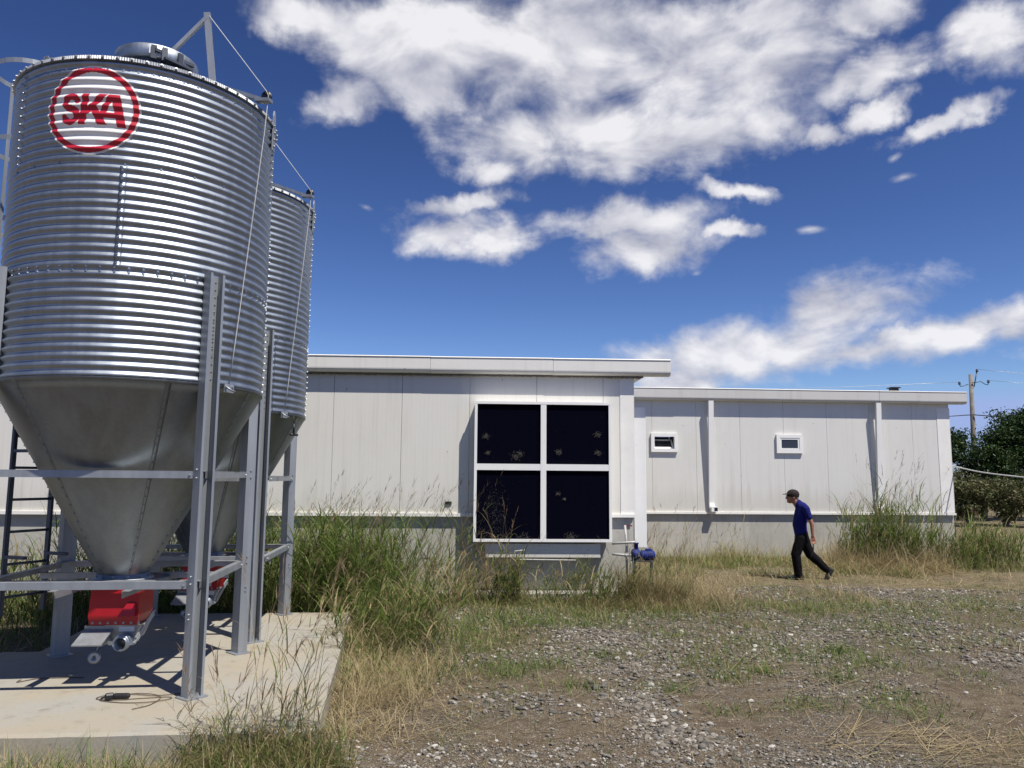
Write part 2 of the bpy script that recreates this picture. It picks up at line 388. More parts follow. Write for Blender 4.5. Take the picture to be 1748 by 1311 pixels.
gm = mth(t, 'MULTIPLY', sstep(t, mth(t, 'ADD', mth(t, 'MULTIPLY', big, 0.65), mth(t, 'MULTIPLY', mid, 0.35)), 0.47, 0.62), sstep(t, vo1.outputs['Distance'], 0.62, 0.42))
c = mixc(t, gm, dirt, grav)
v2 = node(t, 'ShaderNodeSeparateColor', {0: vo2.outputs['Color']})
c = mixc(t, mth(t, 'MULTIPLY', sstep(t, v2.outputs[1], 0.86, 0.92), sstep(t, vo2.outputs['Distance'], 0.5, 0.3)), c, (0.38, 0.35, 0.29))
sxg = node(t, 'ShaderNodeSeparateXYZ', {0: tc})
far = sstep(t, mth(t, 'ADD', sxg.outputs[1], mth(t, 'MULTIPLY', mid, 5.0)), 14.5, 18.5)
strawc = mixc(t, sstep(t, mid, 0.4, 0.65), (0.155, 0.13, 0.07), (0.26, 0.22, 0.13))
c = mixc(t, mth(t, 'MULTIPLY', far, 0.5), c, strawc)
link(t, c, b.inputs['Base Color']); b.inputs['Roughness'].default_value = 0.95; b.inputs['Specular IOR Level'].default_value = 0.15
hh = mth(t, 'ADD', mth(t, 'MULTIPLY', mth(t, 'MULTIPLY', mth(t, 'SUBTRACT', 1.0, vo1.outputs['Distance']), gm), 1.0), mth(t, 'ADD', mth(t, 'MULTIPLY', mid, 0.9), mth(t, 'MULTIPLY', vo2.outputs['Distance'], -0.35)))
link(t, node(t, 'ShaderNodeBump', {'Strength': 0.9, 'Distance': 0.022, 'Height': hh}).outputs[0], b.inputs['Normal'])
me.materials.append(m)
ground = bpy.data.objects.new('ground', me); C.objects.link(ground); tag(ground, 'brown dirt and gravel yard reaching the horizon', 'ground', kind='structure')

# ------------------------------------------------------------------ concrete slabs under the silos
SY = R(5.0)
def slab(name, loc, x0, x1, y0, y1, top, label, xn=None, yn=None):
    mb = MB()
    nxs = 40; prof = []
    # slightly chipped rim: box with wavy edge
    cor = [(x0, y0), (x1, y0), (x1, y1), (x0, y1)] if xn is None else [(x0, y0), (x1, y0), (x1, y1), (xn, y1), (xn, yn), (x0, yn)]
    loop = []
    for i in range(len(cor)):
        (ax, ay), (bx_, by_) = cor[i], cor[(i + 1) % len(cor)]; loop += [(ax + (bx_ - ax) * k / nxs, ay + (by_ - ay) * k / nxs) for k in range(nxs)]
    loop = [(x - .065 * y, y) for x, y in loop]; n = len(loop); cx, cy = (x0 + x1) / 2, (y0 + y1) / 2
    rng = random.Random(3)
    outer = []; inner = []
    for (x, y) in loop:
        j = rng.uniform(0, 0.012)
        xo = x + .065 * y; outer.append((x, y)); inner.append((x + (0.018 + j) * (1 if xo < x0 + .01 else -1 if xo > x1 - .01 else 0), y + (0.018 + j) * (1 if y < y0 + .01 else -1 if y > y1 - .01 else 0)))
    vs = [(x, y, -0.3) for x, y in outer] + [(x, y, top - 0.014 - rng.uniform(0, 0.01)) for x, y in outer] + [(x, y, top) for x, y in inner]
    fs = [(k, (k + 1) % n, n + (k + 1) % n, n + k) for k in range(n)] + [(n + k, n + (k + 1) % n, 2 * n + (k + 1) % n, 2 * n + k) for k in range(n)]
    fs.append(tuple(range(2 * n, 3 * n)))
    mb.add(vs, fs)
    o = mb.build(name, M_SLAB); o.location = loc; o.rotation_euler = (0, 0, SY)
    tag(o, label, 'slab', kind='structure')
slab('concrete_slab', (-1.37, 5.72, 0), -6.2, 0.0, 0.0, 2.62, 0.20, 'pale concrete slab under the nearer silo', -3.35, 1.85)
slab('concrete_slab', (-1.37, 5.72, 0), -3.1, -0.02, 2.632, 5.02, 0.155, 'pale concrete slab under the farther silo')

# ------------------------------------------------------------------ feed silo
SR = 1.12; ZB, ZT = 2.54, 5.22; NR = 36; PITCH = (ZT - ZB) / NR
def shell_r(z):
    k = min(2, int((z - ZB) / (PITCH * 12)))
    return SR + 0.0100 * math.cos(2 * math.pi * ((z - ZB) / PITCH - 0.5)) + 0.003 * k
def pol(r, a, z): return (r * math.cos(a), r * math.sin(a), z)
YAW = R(5.5)
def wa(deg): return R(deg) - YAW          # world angle -> silo angle
silo = thing('feed_silo', 'nearer galvanised feed silo with the round red and white emblem', 'silo', (-3.524, 7.163, 0.20), YAW, 'corrugated feed silos on the slab')
mb = MB()
prof = []
nz = NR * 8
for i in range(nz + 1):
    z = ZB + (ZT - ZB) * i / nz
    prof.append((shell_r(z), z))
mb.lathe(prof, 144)
for zs, cnt in ((ZB + 0.012, 66), (ZB + PITCH * 12, 66), (ZB + PITCH * 24, 26), (ZT - PITCH * 1.2, 60)):
    for k in range(cnt):
        a = 2 * math.pi * (k + .3) / cnt
        for dz in ((0.0,) if cnt != 66 or zs < ZB + .1 else (0.018, -0.02)):
            mb.bolt(pol(shell_r(zs + dz) - 0.001, a, zs + dz), pol(1, a, 0), 0.0085, 0.011)
# lapped vertical seams with bolts, staggered ring by ring
for ring, degs in ((0, (-140, -35, 18, 95)), (1, (-75.3, 20, 120, -170)), (2, (-128, 8, 75, 160))):
    for dg in degs:
        a = wa(dg); z0 = ZB + PITCH * 12 * ring + .02; z1 = z0 + PITCH * 12 - .04; n = 96
        vs = []; fs = []
        for i in range(n + 1):
            z = z0 + (z1 - z0) * i / n
            for da, dr in ((0.0, 0.0005), (0.0, 0.0018), (0.05, 0.0018), (0.05, 0.0005)):
                vs.append(pol(shell_r(z) + dr, a + da, z))
        for i in range(n):
            for j in range(3): fs.append((4 * i + j, 4 * i + j + 1, 4 * i + j + 5, 4 * i + j + 4))
        mb.add(vs, fs, 0, True)
        for i in range(12):
            z = z0 + (z1 - z0) * (i + .5) / 12
            mb.bolt(pol(shell_r(z) + .002, a + .02, z), pol(1, a, 0), 0.008, 0.010)
mb.build('shell', M_SHELL, silo)
# ribbed rim strip
mb = MB(); n = 360
for z0, z1, r0, r1 in ((ZT - .012, ZT + .018, 1.152, 1.146), (ZT + .018, ZT + .034, 1.146, 1.118)):
    vs = []; fs = []
    for k in range(2 * n):
        a = math.pi * k / n; dr = 0.003 if k % 2 else -0.003
        vs += [pol(r0 + dr, a, z0), pol(r1 + dr, a, z1)]
    for k in range(2 * n):
        k2 = (k + 1) % (2 * n); fs.append((2 * k, 2 * k2, 2 * k2 + 1, 2 * k + 1))
    mb.add(vs, fs)
mb.lathe([(1.118, ZT - .014), (1.152, ZT - .0125)], 120)
for k in range(64):
    a = 2 * math.pi * k / 64; mb.bolt(pol(1.150, a, ZT + .004), pol(1, a, .2), 0.010, 0.014)
mb.build('rim', M_RIM, silo)
# roof cone
TAN = math.tan(R(26))
def roof_z(r): return ZT + 0.02 + (1.125 - r) * TAN
mb = MB(); mb.lathe([(1.125, roof_z(1.125)), (0.34, roof_z(.34))], 96)
for s in range(8):
    a = 2 * math.pi * s / 8 + .2
    for i in range(9):
        r = 1.06 - i * .085; mb.bolt(pol(r, a, roof_z(r)), pol(.6, a, .8), .008, .010)
mb.build('roof', M_SHELL, silo)
zl = roof_z(.34)
lid = MB().lathe([(0.30, zl + .07), (0.372, zl + .075), (0.376, zl + .08), (0.376, zl + .185), (0.355, zl + .20), (0.0, zl + .225)], 72).build('lid', M_SHELL, silo)
MB().lathe([(0.335, zl - .03), (0.335, zl + .085)], 64).build('neck', M_DARKST, silo)
hb = MB(); a = wa(-62)
for da in (-.12, .12, .5):
    hb.box((0.385, 0, zl + .10), (.03, .05, .13), Matrix.Rotation(a + da, 4, 'Z'))
hb.bar(pol(.40, a - .1, zl + .12), pol(.40, a + .9, zl + .12), .03, .03)
hb.bar(pol(.41, a + .1, zl + .05), pol(.41, a + .8, zl + .05), .05, .02)
hb.build('hinge', M_DARKST, lid)
MB().box((0.384, 0, zl + .12), (.008, .07, .07), Matrix.Rotation(wa(-70), 4, 'Z')).build('latch_plate', M_FRAME, lid)
# lid lever and its cord
pb = (0.585, -.11, roof_z(.595) - .02); pt = (0.48, -.105, 6.31)
lv = MB().bar(pb, pt, .06, .03, up=(0, 1, 0)).build('lid_lever', M_LEG, silo)
MB().bar((.13, -.105, zl + .21), (pt[0] + .0, pt[1], pt[2] - .05), .035, .035).build('brace', M_LEG, lv)
pa = wa(-13.4)
arm = MB().bar(pol(.55, pa, roof_z(.55) + .03), pol(1.20, pa, roof_z(1.125) + .05), .06, .035).bar(pol(1.12, pa, roof_z(1.125) + .06), pol(1.27, pa, roof_z(1.125) + .045), .07, .03).build('pulley_arm', M_LEG, silo)
Mp = Matrix.Translation(pol(1.225, pa, roof_z(1.125) + .09)) @ Matrix.Rotation(pa, 4, 'Z') @ Matrix.Rotation(R(90), 4, 'X')
MB().lathe([(0, -.014), (.05, -.014), (.05, -.009), (.036, -.004), (.036, .004), (.05, .009), (.05, .014), (0, .014)], 20, M=Mp).build('pulley', M_BLACK, arm)
ca = wa(-24.2)
cpts = [pt, pol(1.235, pa - .02, roof_z(1.125) + .13), pol(1.25, pa - .01, roof_z(1.125) + .09)]
for k in range(1, 9):
    f = k / 8; cpts.append(pol(1.25 + (1.15 - 1.25) * f, pa + (ca - pa) * f, roof_z(1.125) + .06 + (ZB + .04 - roof_z(1.125) - .06) * f))
MB().tube(cpts, .0042, 5).build('cord', M_CORD, silo)
cl = MB(); Mc = Matrix.Rotation(ca, 4, 'Z')
cl.box((1.145, 0, ZB + .0), (.012, .11, .075), Mc); cl.tube([Mc @ Vector((1.16, -.05, ZB + .01)), Mc @ Vector((1.19, -.02, ZB - .02)), Mc @ Vector((1.19, .03, ZB - .03))], .010, 6)
cl.bolt(Mc @ Vector((1.15, -.035, ZB + .015)), pol(1, ca, 0)); cl.bolt(Mc @ Vector((1.15, .035, ZB + .015)), pol(1, ca, 0))
cl.build('cleat', M_LEG, silo)
# lifting lugs on the top ring
for dg in (6.4, 96.4, 186.4):
    a = wa(dg); Ml = Matrix.Rotation(a, 4, 'Z') @ Matrix.Translation((1.146, 0, 0)) @ Matrix.Rotation(R(90), 4, 'Z') @ Matrix.Rotation(R(90), 4, 'X')
    lg = MB().extrude([(-.045, ZT - .25), (.045, ZT - .25), (.045, ZT + .10), (.02, ZT + .16), (-.02, ZT + .16), (-.045, ZT + .10)], -.006, .006, Ml)
    for zz in (ZT - .2, ZT - .13, ZT - .06): lg.bolt(pol(1.154, a, zz), pol(1, a, 0))
    lg.build('lifting_lug', M_LEG, silo)
# hopper cone
HB = 0.87
mb = MB(); hp = []
for i in range(25):
    f = i / 24; hp.append((1.125 + (0.20 - 1.125) * f, ZB - .004 + (HB - ZB + .004) * f))
mb.lathe([(1.132, ZB + .02), (1.132, ZB - .006)] + hp, 128)
hn = Vector((1, 0, -.55))
for dg in (-116, -52, -8, 40, 95, 150, 205):
    a = wa(dg)
    # lapped seam ridge
    vs = []; fs = []
    for i in range(25):
        r, z = hp[i]
        for da, dr in ((-0.012, .0), (-.012, .0018), (.03 + .02 * i / 24, .0018), (.03 + .02 * i / 24, 0)): vs.append(pol(r + dr, a + da, z))
    for i in range(24):
        for j in range(3): fs.append((4 * i + j, 4 * i + j + 1, 4 * i + j + 5, 4 * i + j + 4))
    mb.add(vs, fs, 0, True)
    for i in range(22):
        f = (i + 1) / 23; r = 1.125 + (.2 - 1.125) * f; z = ZB + (HB - ZB) * f
        mb.bolt(pol(r + .004, a + .012, z), (math.cos(a), math.sin(a), -.55), .0065, .008)
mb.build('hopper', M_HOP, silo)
mb = MB(); mb.lathe([(.20, HB + .03), (.215, HB + .03), (.215, HB - .01), (.255, HB - .012), (.255, HB - .03), (.19, HB - .03)], 48)
for k in range(12):
    a = 2 * math.pi * k / 12; mb.bolt(pol(.215, a, HB + .01), pol(1, a, 0), .010, .012)
mb.build('collar', M_LEG, silo)
# legs
LEGS = [(-.862, -.705), (.862, -.705), (.862, .71), (-.862, .705)]
LTOP = 3.50; legxy = []
for x, y in LEGS:
    a = math.copysign(R((41.3 if y < 0 else 43) if x > 0 else 137), y); Ml = Matrix.Rotation(a, 4, 'Z') @ Matrix.Translation((1.131, 0, 0))
    legxy.append((1.19 * math.cos(a), 1.19 * math.sin(a)))
    t_ = .0055; w, d, l = .068, .10, .022            # lipped channel opening outwards
    out = [(0, -w), (d, -w), (d, -w + l), (d - t_, -w + l), (d - t_, -w + t_), (t_, -w + t_), (t_, -.018), (.02, -.012), (.02, .012), (t_, .018), (t_, w - t_), (d - t_, w - t_), (d - t_, w - l), (d, w - l), (d, w), (0, w)]
    lg = MB().extrude(out, 0.012, LTOP, Ml)
    for i in range(14):
        for yy in (.04,): lg.bolt(Ml @ Vector((t_, yy, 2.6 + i * .065)), pol(1, a, 0), .006, .007)
    for zz in (.62, .66, .9, .96, 1.76, 1.83):
        lg.bolt(Ml @ Vector((.05, -w, zz)), Ml.to_3x3() @ Vector((0, -1, 0)), .008, .010)
        lg.bolt(Ml @ Vector((.05, w, zz)), Ml.to_3x3() @ Vector((0, 1, 0)), .008, .010)
    leg = lg.build('leg', M_LEG, silo)
    bp = MB().box((.045, 0, .006), (.17, .19, .012), Ml)
    for xx in (.02, .075):
        for yy in (-.03, .03): bp.bolt(Ml @ Vector((xx, yy, .012)), (0, 0, 1), .013, .022)
    bp.build('base_plate', M_LEG, leg)
# braces: an upper and a lower ring of light angle, two beams under the collar
def angle_bar(mb, a, b, w=.055, flip=1):
    mb.bar(a, b, .005, w)
    a = Vector(a); b = Vector(b); dd = (b - a).normalized(); sidev = dd.cross(Vector((0, 0, 1))) * flip
    mb.bar(a + sidev * -.0275 + Vector((0, 0, w / 2 + .003)), b + sidev * -.0275 + Vector((0, 0, w / 2 + .003)), .055, .005)
for z in (1.785, .885):
    for i in range(4):
        p, q = Vector(legxy[i] + (z,)), Vector(legxy[(i + 1) % 4] + (z,)); dd = (q - p).normalized()
        off = dd.cross(Vector((0, 0, 1))) * -.0
        m_ = MB(); angle_bar(m_, p + dd * .03 + off, q - dd * .03 + off)
        m_.bolt(p + dd * .12 + dd.cross(Vector((0, 0, 1))) * .003, dd.cross(Vector((0, 0, 1))), .009, .01)
        m_.bolt(q - dd * .12 + dd.cross(Vector((0, 0, 1))) * .003, dd.cross(Vector((0, 0, 1))), .009, .01)
        m_.build('brace', M_LEG, silo)
for xx in (-.29, .29):
    MB().box((xx, 0.0, .83), (.06, 1.40, .006)).box((xx - .027 * (1 if xx > 0 else -1), 0, .80), (.006, 1.40, .055)).build('collar_beam', M_LEG, silo)
for yy in (-.29, .29):
    MB().box((0, yy, .862), (1.72, .05, .006)).box((0, yy, .834), (1.72, .006, .05)).build('collar_beam', M_LEG, silo)
# feed boot under the collar
boot = bpy.data.objects.new('feed_boot', None); C.objects.link(boot); boot.parent = silo; boot.location = (0.045, 0.03, 0)
bt = MB()
def frustum(mb, x0, x1, y0, y1, z0, X0, X1, Y0, Y1, z1, M=None):
    vs = [(x0, y0, z0), (x1, y0, z0), (x1, y1, z0), (x0, y1, z0), (X0, Y0, z1), (X1, Y0, z1), (X1, Y1, z1), (X0, Y1, z1)]
    mb.add(vs, [(3, 2, 1, 0), (4, 5, 6, 7), (0, 1, 5, 4), (1, 2, 6, 5), (2, 3, 7, 6), (3, 0, 4, 7)], 0, False, M)
frustum(bt, -.23, .17, -.235, .085, .47, -.24, .185, -.245, .095, .55)
frustum(bt, -.24, .185, -.245, .095, .55, -.22, .185, -.245, .095, .838)
bt.build('red_housing', M_RED, boot)
hd = MB(); frustum(hd, .02, .165, -.285, -.20, .55, .09, .16, -.262, -.20, .66); hd.build('hood', M_RED, boot)
bt = MB(); frustum(bt, -.02, .14, -.20, .05, .33, -.10, .19, -.225, .08, .468)
for k in range(7): bt.bolt((-.2 + k * .065, -.238, .49), (0, -1, 0), .008, .009)
bt.build('chute', M_LEG, boot)
MB().box((.085, -.2205, .438), (.13, .004, .05), Matrix.Rotation(R(0), 4, 'X')).build('data_plate', M_TRIM, boot)
Mo = Matrix.Translation((.085, -.25, .335)) @ Matrix.Rotation(R(90), 4, 'X')
ot = MB().lathe([(.058, -.12), (.058, .12), (.052, .12), (.052, -.12)], 28, M=Mo)
ot.lathe([(.058, .05), (.070, .05), (.070, .09), (.058, .09)], 28, M=Mo)
ot.box((.085 - .085, -.32, .335), (.04, .03, .03)); ot.box((.085 + .085, -.32, .335), (.04, .03, .03))
ot.build('outlet_pipe', M_SHELL, boot)
sp_ = MB().box((0, 0, 0), (.24, .26, .012), Matrix.Translation((-.15, -.335, .385)) @ Matrix.Rotation(R(20), 4, 'X'))
sp_.box((0, 0, 0), (.24, .012, .05), Matrix.Translation((-.15, -.215, .44)) @ Matrix.Rotation(R(12), 4, 'X')); sp_.box((-.15, -.30, .345), (.2, .16, .05))
sp_.build('slide_plate', M_LEG, boot)
MB().bar((.20, -.30, .36), (.255, -.08, .55), .012, .05).bar((.195, -.33, .33), (.255, -.05, .57), .015, .015).build('side_flap', M_LEG, boot)
Mw = Matrix.Translation((-.16, -.25, .20)) @ Matrix.Rotation(R(84), 4, 'X')
MB().lathe([(.016, -.010), (.052, -.010), (.052, .010), (.016, .010), (.016, -.010)], 28, M=Mw).tube([(-.15, -.245, .245), (-.13, -.235, .32)], .004, 6).build('pull_ring', M_SHELL, boot)
MB().box((-.09, .10, .40), (.14, .20, .12), bev=.02).build('motor', M_DARKST, boot)
# ladder with cage hoops on the far left side
la = wa(158.5); Ml = Matrix.Rotation(la, 4, 'Z')
lad = bpy.data.objects.new('ladder', None); C.objects.link(lad); lad.parent = silo
for s in (-1, 1):
    MB().box((1.275, s * .215, 3.23), (.05, .028, 5.56), Ml).box((1.262, s * .215 + s * .017, 3.23), (.006, .006, 5.56), Ml).build('rail', M_DARKST, lad)
for k in range(18):
    MB().tube([Ml @ Vector((1.275, -.20, .62 + k * .305)), Ml @ Vector((1.275, .20, .62 + k * .305))], .013, 8).build('rung', M_DARKST, lad)
for z in (1.0, 2.0, 3.6, 5.0):
    for s in (-1, 1): MB().bar(Ml @ Vector((1.12 if z > 2.3 else 1.0, s * .215, z)), Ml @ Vector((1.27, s * .215, z)), .04, .03).build('standoff', M_DARKST, lad)
for s in (-1, 1):
    MB().extrude([(0.80, 5.52), (1.12, 5.28), (1.30, 5.60), (1.30, 6.02), (1.24, 6.02)], s * .23 - .004, s * .23 + .004, Ml @ Matrix.Rotation(R(90), 4, 'X')).build('gusset', M_LEG, lad)
for z in (5.96, 5.14, 4.3, 3.5):
    pts = []
    for k in range(25):
        q = R(-148 + 296 * k / 24); pts.append((1.275 + .40 + .40 * math.cos(q), .40 * math.sin(q), z))
    hp_ = MB(); vs = []; fs = []
    for (x, y, zz) in pts:
        for dz in (-.025, .025):
            for e in (0, .006): 
                vx, vy = x - 1.675, y; ln = math.hypot(vx, vy); vs.append(Ml @ Vector((x + vx / ln * e, y + vy / ln * e, zz + dz)))
    for i in range(len(pts) - 1):
        for a_, b_ in ((0, 1), (1, 3), (3, 2), (2, 0)): fs.append((4 * i + a_, 4 * i + b_, 4 * i + 4 + b_, 4 * i + 4 + a_))
    hp_.add(vs, fs); hp_.build('cage_hoop', M_LEG, lad)
for q in (-75, 0, 75):
    p = Ml @ Vector((1.675 + .395 * math.cos(R(q)), .395 * math.sin(R(q)), 0))
    MB().bar((p.x, p.y, 3.45), (p.x, p.y, 5.99), .04, .006, up=(p.x, p.y, 0)).build('cage_strap', M_LEG, lad)

# emblem: a conforming decal grid, white disc, red ring and letters
EA, EZ, ER = wa(-88.2), 4.772, .385
def seg_d(p, a, b):
    ax, ay = a; bx, by = b; px, py = p; dx, dy = bx - ax, by - ay
    tt = max(0, min(1, ((px - ax) * dx + (py - ay) * dy) / (dx * dx + dy * dy))); return math.hypot(px - ax - tt * dx, py - ay - tt * dy)
def poly_in(p, poly):
    x, y = p; c = False; n = len(poly)
    for i in range(n):
        x1, y1 = poly[i]; x2, y2 = poly[i - 1]
        if (y1 > y) != (y2 > y) and x < (x2 - x1) * (y - y1) / (y2 - y1) + x1: c = not c
    return c
# S as an arc stroke, K and A as polygons; unit = emblem radius
SP = []
for q in range(20, 271, 10): SP.append((-.475 + .155 * math.cos(R(q)), .165 + .135 * math.sin(R(q))))
for q in range(90, -161, -10): SP.append((-.475 + .165 * math.cos(R(q)), -.125 + .145 * math.sin(R(q))))
KP = [[(-.20, .36), (-.03, .36), (-.09, -.33), (-.26, -.33)], [(-.10, .0), (.20, .36), (.40, .36), (.02, -.07), (-.10, -.14)], [(-.02, .09), (.12, .13), (.42, -.33), (.20, -.33)]]
AP = [[(.20, -.10), (.42, .36), (.58, .36), (.56, .22), (.50, .22), (.36, -.10), (.28, -.33), (.20, -.33)], [(.46, .36), (.68, .36), (.86, -.36), (.66, -.36)], [(.30, -.05), (.78, -.05), (.80, -.17), (.26, -.17)]]
def is_letter(p):
    x, y = p
    if -.72 < x < -.20 and min(seg_d(p, SP[i], SP[i + 1]) for i in range(len(SP) - 1)) < .072: return True
    return any(poly_in(p, q) for q in KP + AP)
def emblem_mesh(name, test, off, step):
    mb = MB(); n = int(ER / step) + 2; idx = {}
    def vid(i, j):
        if (i, j) not in idx:
            u, w = i * step, j * step; rr = math.hypot(u, w)
            if rr > ER: u *= ER / rr; w *= ER / rr
            z = EZ + w; rr = 0
            for dz in (-.012, 0, .012): rr += shell_r(z + dz) / 3
            idx[(i, j)] = len(mb.v); mb.v.append(pol(max(rr, shell_r(z)) + off, EA + u / SR, z))
        return idx[(i, j)]
    for i in range(-n, n):
        for j in range(-n, n):
            u, w = (i + .5) * step, (j + .5) * step
            if test(u / ER, w / ER):
                mb.f.append((vid(i, j), vid(i + 1, j), vid(i + 1, j + 1), vid(i, j + 1))); mb.m.append(0); mb.sm.append(True)
    return mb
emblem = emblem_mesh('e', lambda u, w: math.hypot(u, w) < 1.0, .0035, .008).build('emblem', M_WHITEV, silo)
emblem_mesh('r', lambda u, w: .84 < math.hypot(u, w) < .955, .0055, .0045).build('ring', M_REDV, emblem)
emblem_mesh('l', lambda u, w: abs(w) < .4 and abs(u) < .9 and is_letter((u / .87 + .03, w)), .0055, .0040).build('lettering', M_REDV, emblem)

silo2 = dup(silo, None, ('emblem', 'ladder'))
for ch, dg in zip([c for c in silo2.children if c.name.startswith('leg')], (0, -5.2, 2.8, 0)): ch.rotation_euler = (0, 0, R(dg))
silo2.location = (-3.735, 9.55, 0.155); silo2['label'] = 'farther plain galvanised feed silo half hidden behind the first'
mb = MB(); mb.tube([pol(1.20, ca + .1, ZB - .10), pol(1.20, ca + .1, ZB - .22)], .013, 8).tube([pol(1.2, ca + .05, ZB - .23), pol(1.2, ca + .17, ZB - .23)], .014, 8)
mb.tube([pol(1.19, ca + .1, ZB + .0), pol(1.20, ca + .1, ZB - .12)], .004, 5)
mb.build('pull_handle', M_BLACK, silo2)
# ------------------------------------------------------------------ front poultry house (local x along the wall, y into the building)
BY = R(2.8)
house = thing('poultry_house', 'long white panelled poultry house with a big four-pane cooling pad', 'poultry house', (0, 13.2, 0), BY)
def wall_panels(seams, u0, u1, z0, z1, th=.08, holes=()):
    mb = MB(); edges = [u0] + [s for s in seams if u0 + .05 < s < u1 - .05] + [u1]
    def piece(a, b, c, d, y0, y1):
        if b - a > 1e-3 and d - c > 1e-3: mb.box(((a + b) / 2, (y0 + y1) / 2, (c + d) / 2), (b - a, y1 - y0, d - c))
    def holed(a, b, c, d, y0, y1):
        if b - a < 1e-3: return
        hs = [h for h in holes if h[0] < b and h[1] > a]
        if not hs: return piece(a, b, c, d, y0, y1)
        h = hs[0]; l, r = max(a, h[0]), min(b, h[1])
        piece(l, r, c, h[2], y0, y1); piece(l, r, h[3], d, y0, y1)
        holed(a, l, c, d, y0, y1); holed(r, b, c, d, y0, y1)
    for a, b in zip(edges[:-1], edges[1:]):
        holed(a + .003, b - .003, z0, z1, 0, th)
    holed(u0 + .01, u1 - .01, z0 + .01, z1 - .01, th + .001, th + .02)
    return mb
PW = 1.155
wall_panels([.43 + PW * k for k in range(-16, 3)], -16.0, 2.11, 1.36, 3.86).build('wall', M_WALL, house)
MB().box((2.03, 4.0, 2.61), (.08, 7.8, 2.5)).build('end_wall', M_WALL, house)
MB().box((-6.95, .145, .62), (18.10, .21, 1.46)).box((2.0, 4.05, .62), (.16, 7.58, 1.46)).build('plinth', M_PLINTH, house)
MB().box((-6.95, -.12, -.02), (18.3, .32, .22), bev=.015).build('footing', M_PLINTH, house)
MB().box((-6.95, -.018, 1.36), (18.12, .044, .012)).box((-6.95, -.038, 1.335), (18.12, .006, .05)).box((-6.95, .02, 1.325), (18.1, .05, .012)).build('drip_trim', M_TRIM, house)
mb = MB().box((2.0, -.0065, 2.55), (.245, .006, 2.42)).box((2.117, .03, 2.55), (.006, .08, 2.42))
for k in range(22): mb.bolt((1.90, -.010, 1.45 + k * .1), (0, -1, 0), .006, .004)
mb.build('corner_flashing', M_TRIM, house)
def gutter(u0, u1, zt, zb, dep, mat, joints, parent):
    # profile in (y, z): rounded front lip
    pr = [(0.02, zt), (-dep, zt), (-dep - .012, zt - .015), (-dep, zt - .03)]
    h = zt - zb
    for q in range(0, 91, 15):
        pr.append((-dep + .075 - .075 * math.cos(R(q)), zb + .075 - .075 * math.sin(R(q))))
    pr += [(0.02, zb), (0.02, zt)]
    mb = MB(); xs = [u0] + joints + [u1]
    for a, b in zip(xs[:-1], xs[1:]):
        a2, b2 = a + .002, b - .002; dz = random.uniform(-.006, .006); dy = random.uniform(-.004, .004)
        n = len(pr) - 1
        vs = [(a2, y + dy, z + dz) for y, z in pr[:-1]] + [(b2, y + dy, z + dz * .3) for y, z in pr[:-1]]
        fs = [(k, (k + 1) % n, n + (k + 1) % n, n + k) for k in range(n)] + [tuple(range(n)), tuple(range(2 * n - 1, n - 1, -1))]
        mb.add(vs, fs)
    return mb.build('gutter', mat, parent)
gutter(-16.2, 2.74, 4.02, 3.735, .16, M_GUT, [-13.4, -9.3, -5.2, -1.4, .70], house)
MB().box((-6.7, 4.2, 3.99), (18.85, 8.3, .04)).build('roof', M_GUT, house)
mb = MB()
rf = random.Random(5)
for k in range(600):
    u = -4.5 + k * .0113
    mb.box((u, -.03 + rf.uniform(-.01, .02), 3.722), (.012, .06 + rf.uniform(0, .03), .045 * rf.uniform(.5, 1.3)))
mb.build('foam_strip', M_FOAM, house)
MB().box((-1.06, -.012, 1.535), (.11, .022, .055), bev=.006).build('wall_box', M_BLACK, house)
# cooling pad
pad = bpy.data.objects.new('cooling_pad', None); C.objects.link(pad); pad.parent = house
PU0, PU1, PZ0, PZ1, PD = -.635, 1.675, .915, 3.245, .265
MB().box(((PU0 + PU1) / 2, -.115, (PZ0 + PZ1) / 2), (PU1 - PU0 - .02, .226, PZ1 - PZ0 - .02)).build('casing', M_FRAME, pad)
fr = MB(); fw = .045
fr.box(((PU0 + PU1) / 2, -PD + .02, PZ1 - fw / 2), (PU1 - PU0, .075, fw)).box(((PU0 + PU1) / 2, -PD + .02, PZ0 + fw / 2), (PU1 - PU0, .075, fw))
for u in (PU0 + fw / 2, PU1 - fw / 2): fr.box((u, -PD + .0215, (PZ0 + PZ1) / 2), (fw, .075, PZ1 - PZ0 - 2 * fw))
fr.build('frame', M_FRAME, pad)
UM, ZM = .525, 2.145
MB().box((UM, -PD + .020, (PZ0 + PZ1) / 2), (.095, .070, PZ1 - PZ0 - 2 * fw)).build('mullion', M_FRAME, pad)
for a, b in ((PU0 + fw, UM - .0475), (UM + .0475, PU1 - fw)):
    MB().box(((a + b) / 2, -PD + .021, ZM), (b - a, .066, .105)).build('crossbar', M_FRAME, pad)
m, t, b = new_mat('wet_cellulose_pad')
tc = node(t, 'ShaderNodeTexCoord').outputs['Object']
wv_ = node(t, 'ShaderNodeTexWave', {'Vector': node(t, 'ShaderNodeMapping', {0: tc, 2: (0, R(20), 0)}).outputs[0], 'Scale': 22.0, 'Distortion': 1.5}, bands_direction='Z').outputs['Fac']
nn = node(t, 'ShaderNodeTexNoise', {'Vector': tc, 'Scale': 70.0, 'Detail': 4.0}).outputs['Fac']
msk = node(t, 'ShaderNodeSeparateXYZ', {0: tc})
low = mth(t, 'MULTIPLY', sstep(t, msk.outputs[2], 2.1, 1.5), sstep(t, mth(t, 'ABSOLUTE', mth(t, 'ADD', msk.outputs[0], .28)), .40, .05))
nb = node(t, 'ShaderNodeTexNoise', {'Vector': tc, 'Scale': 5.0, 'Detail': 3.0}).outputs['Fac']
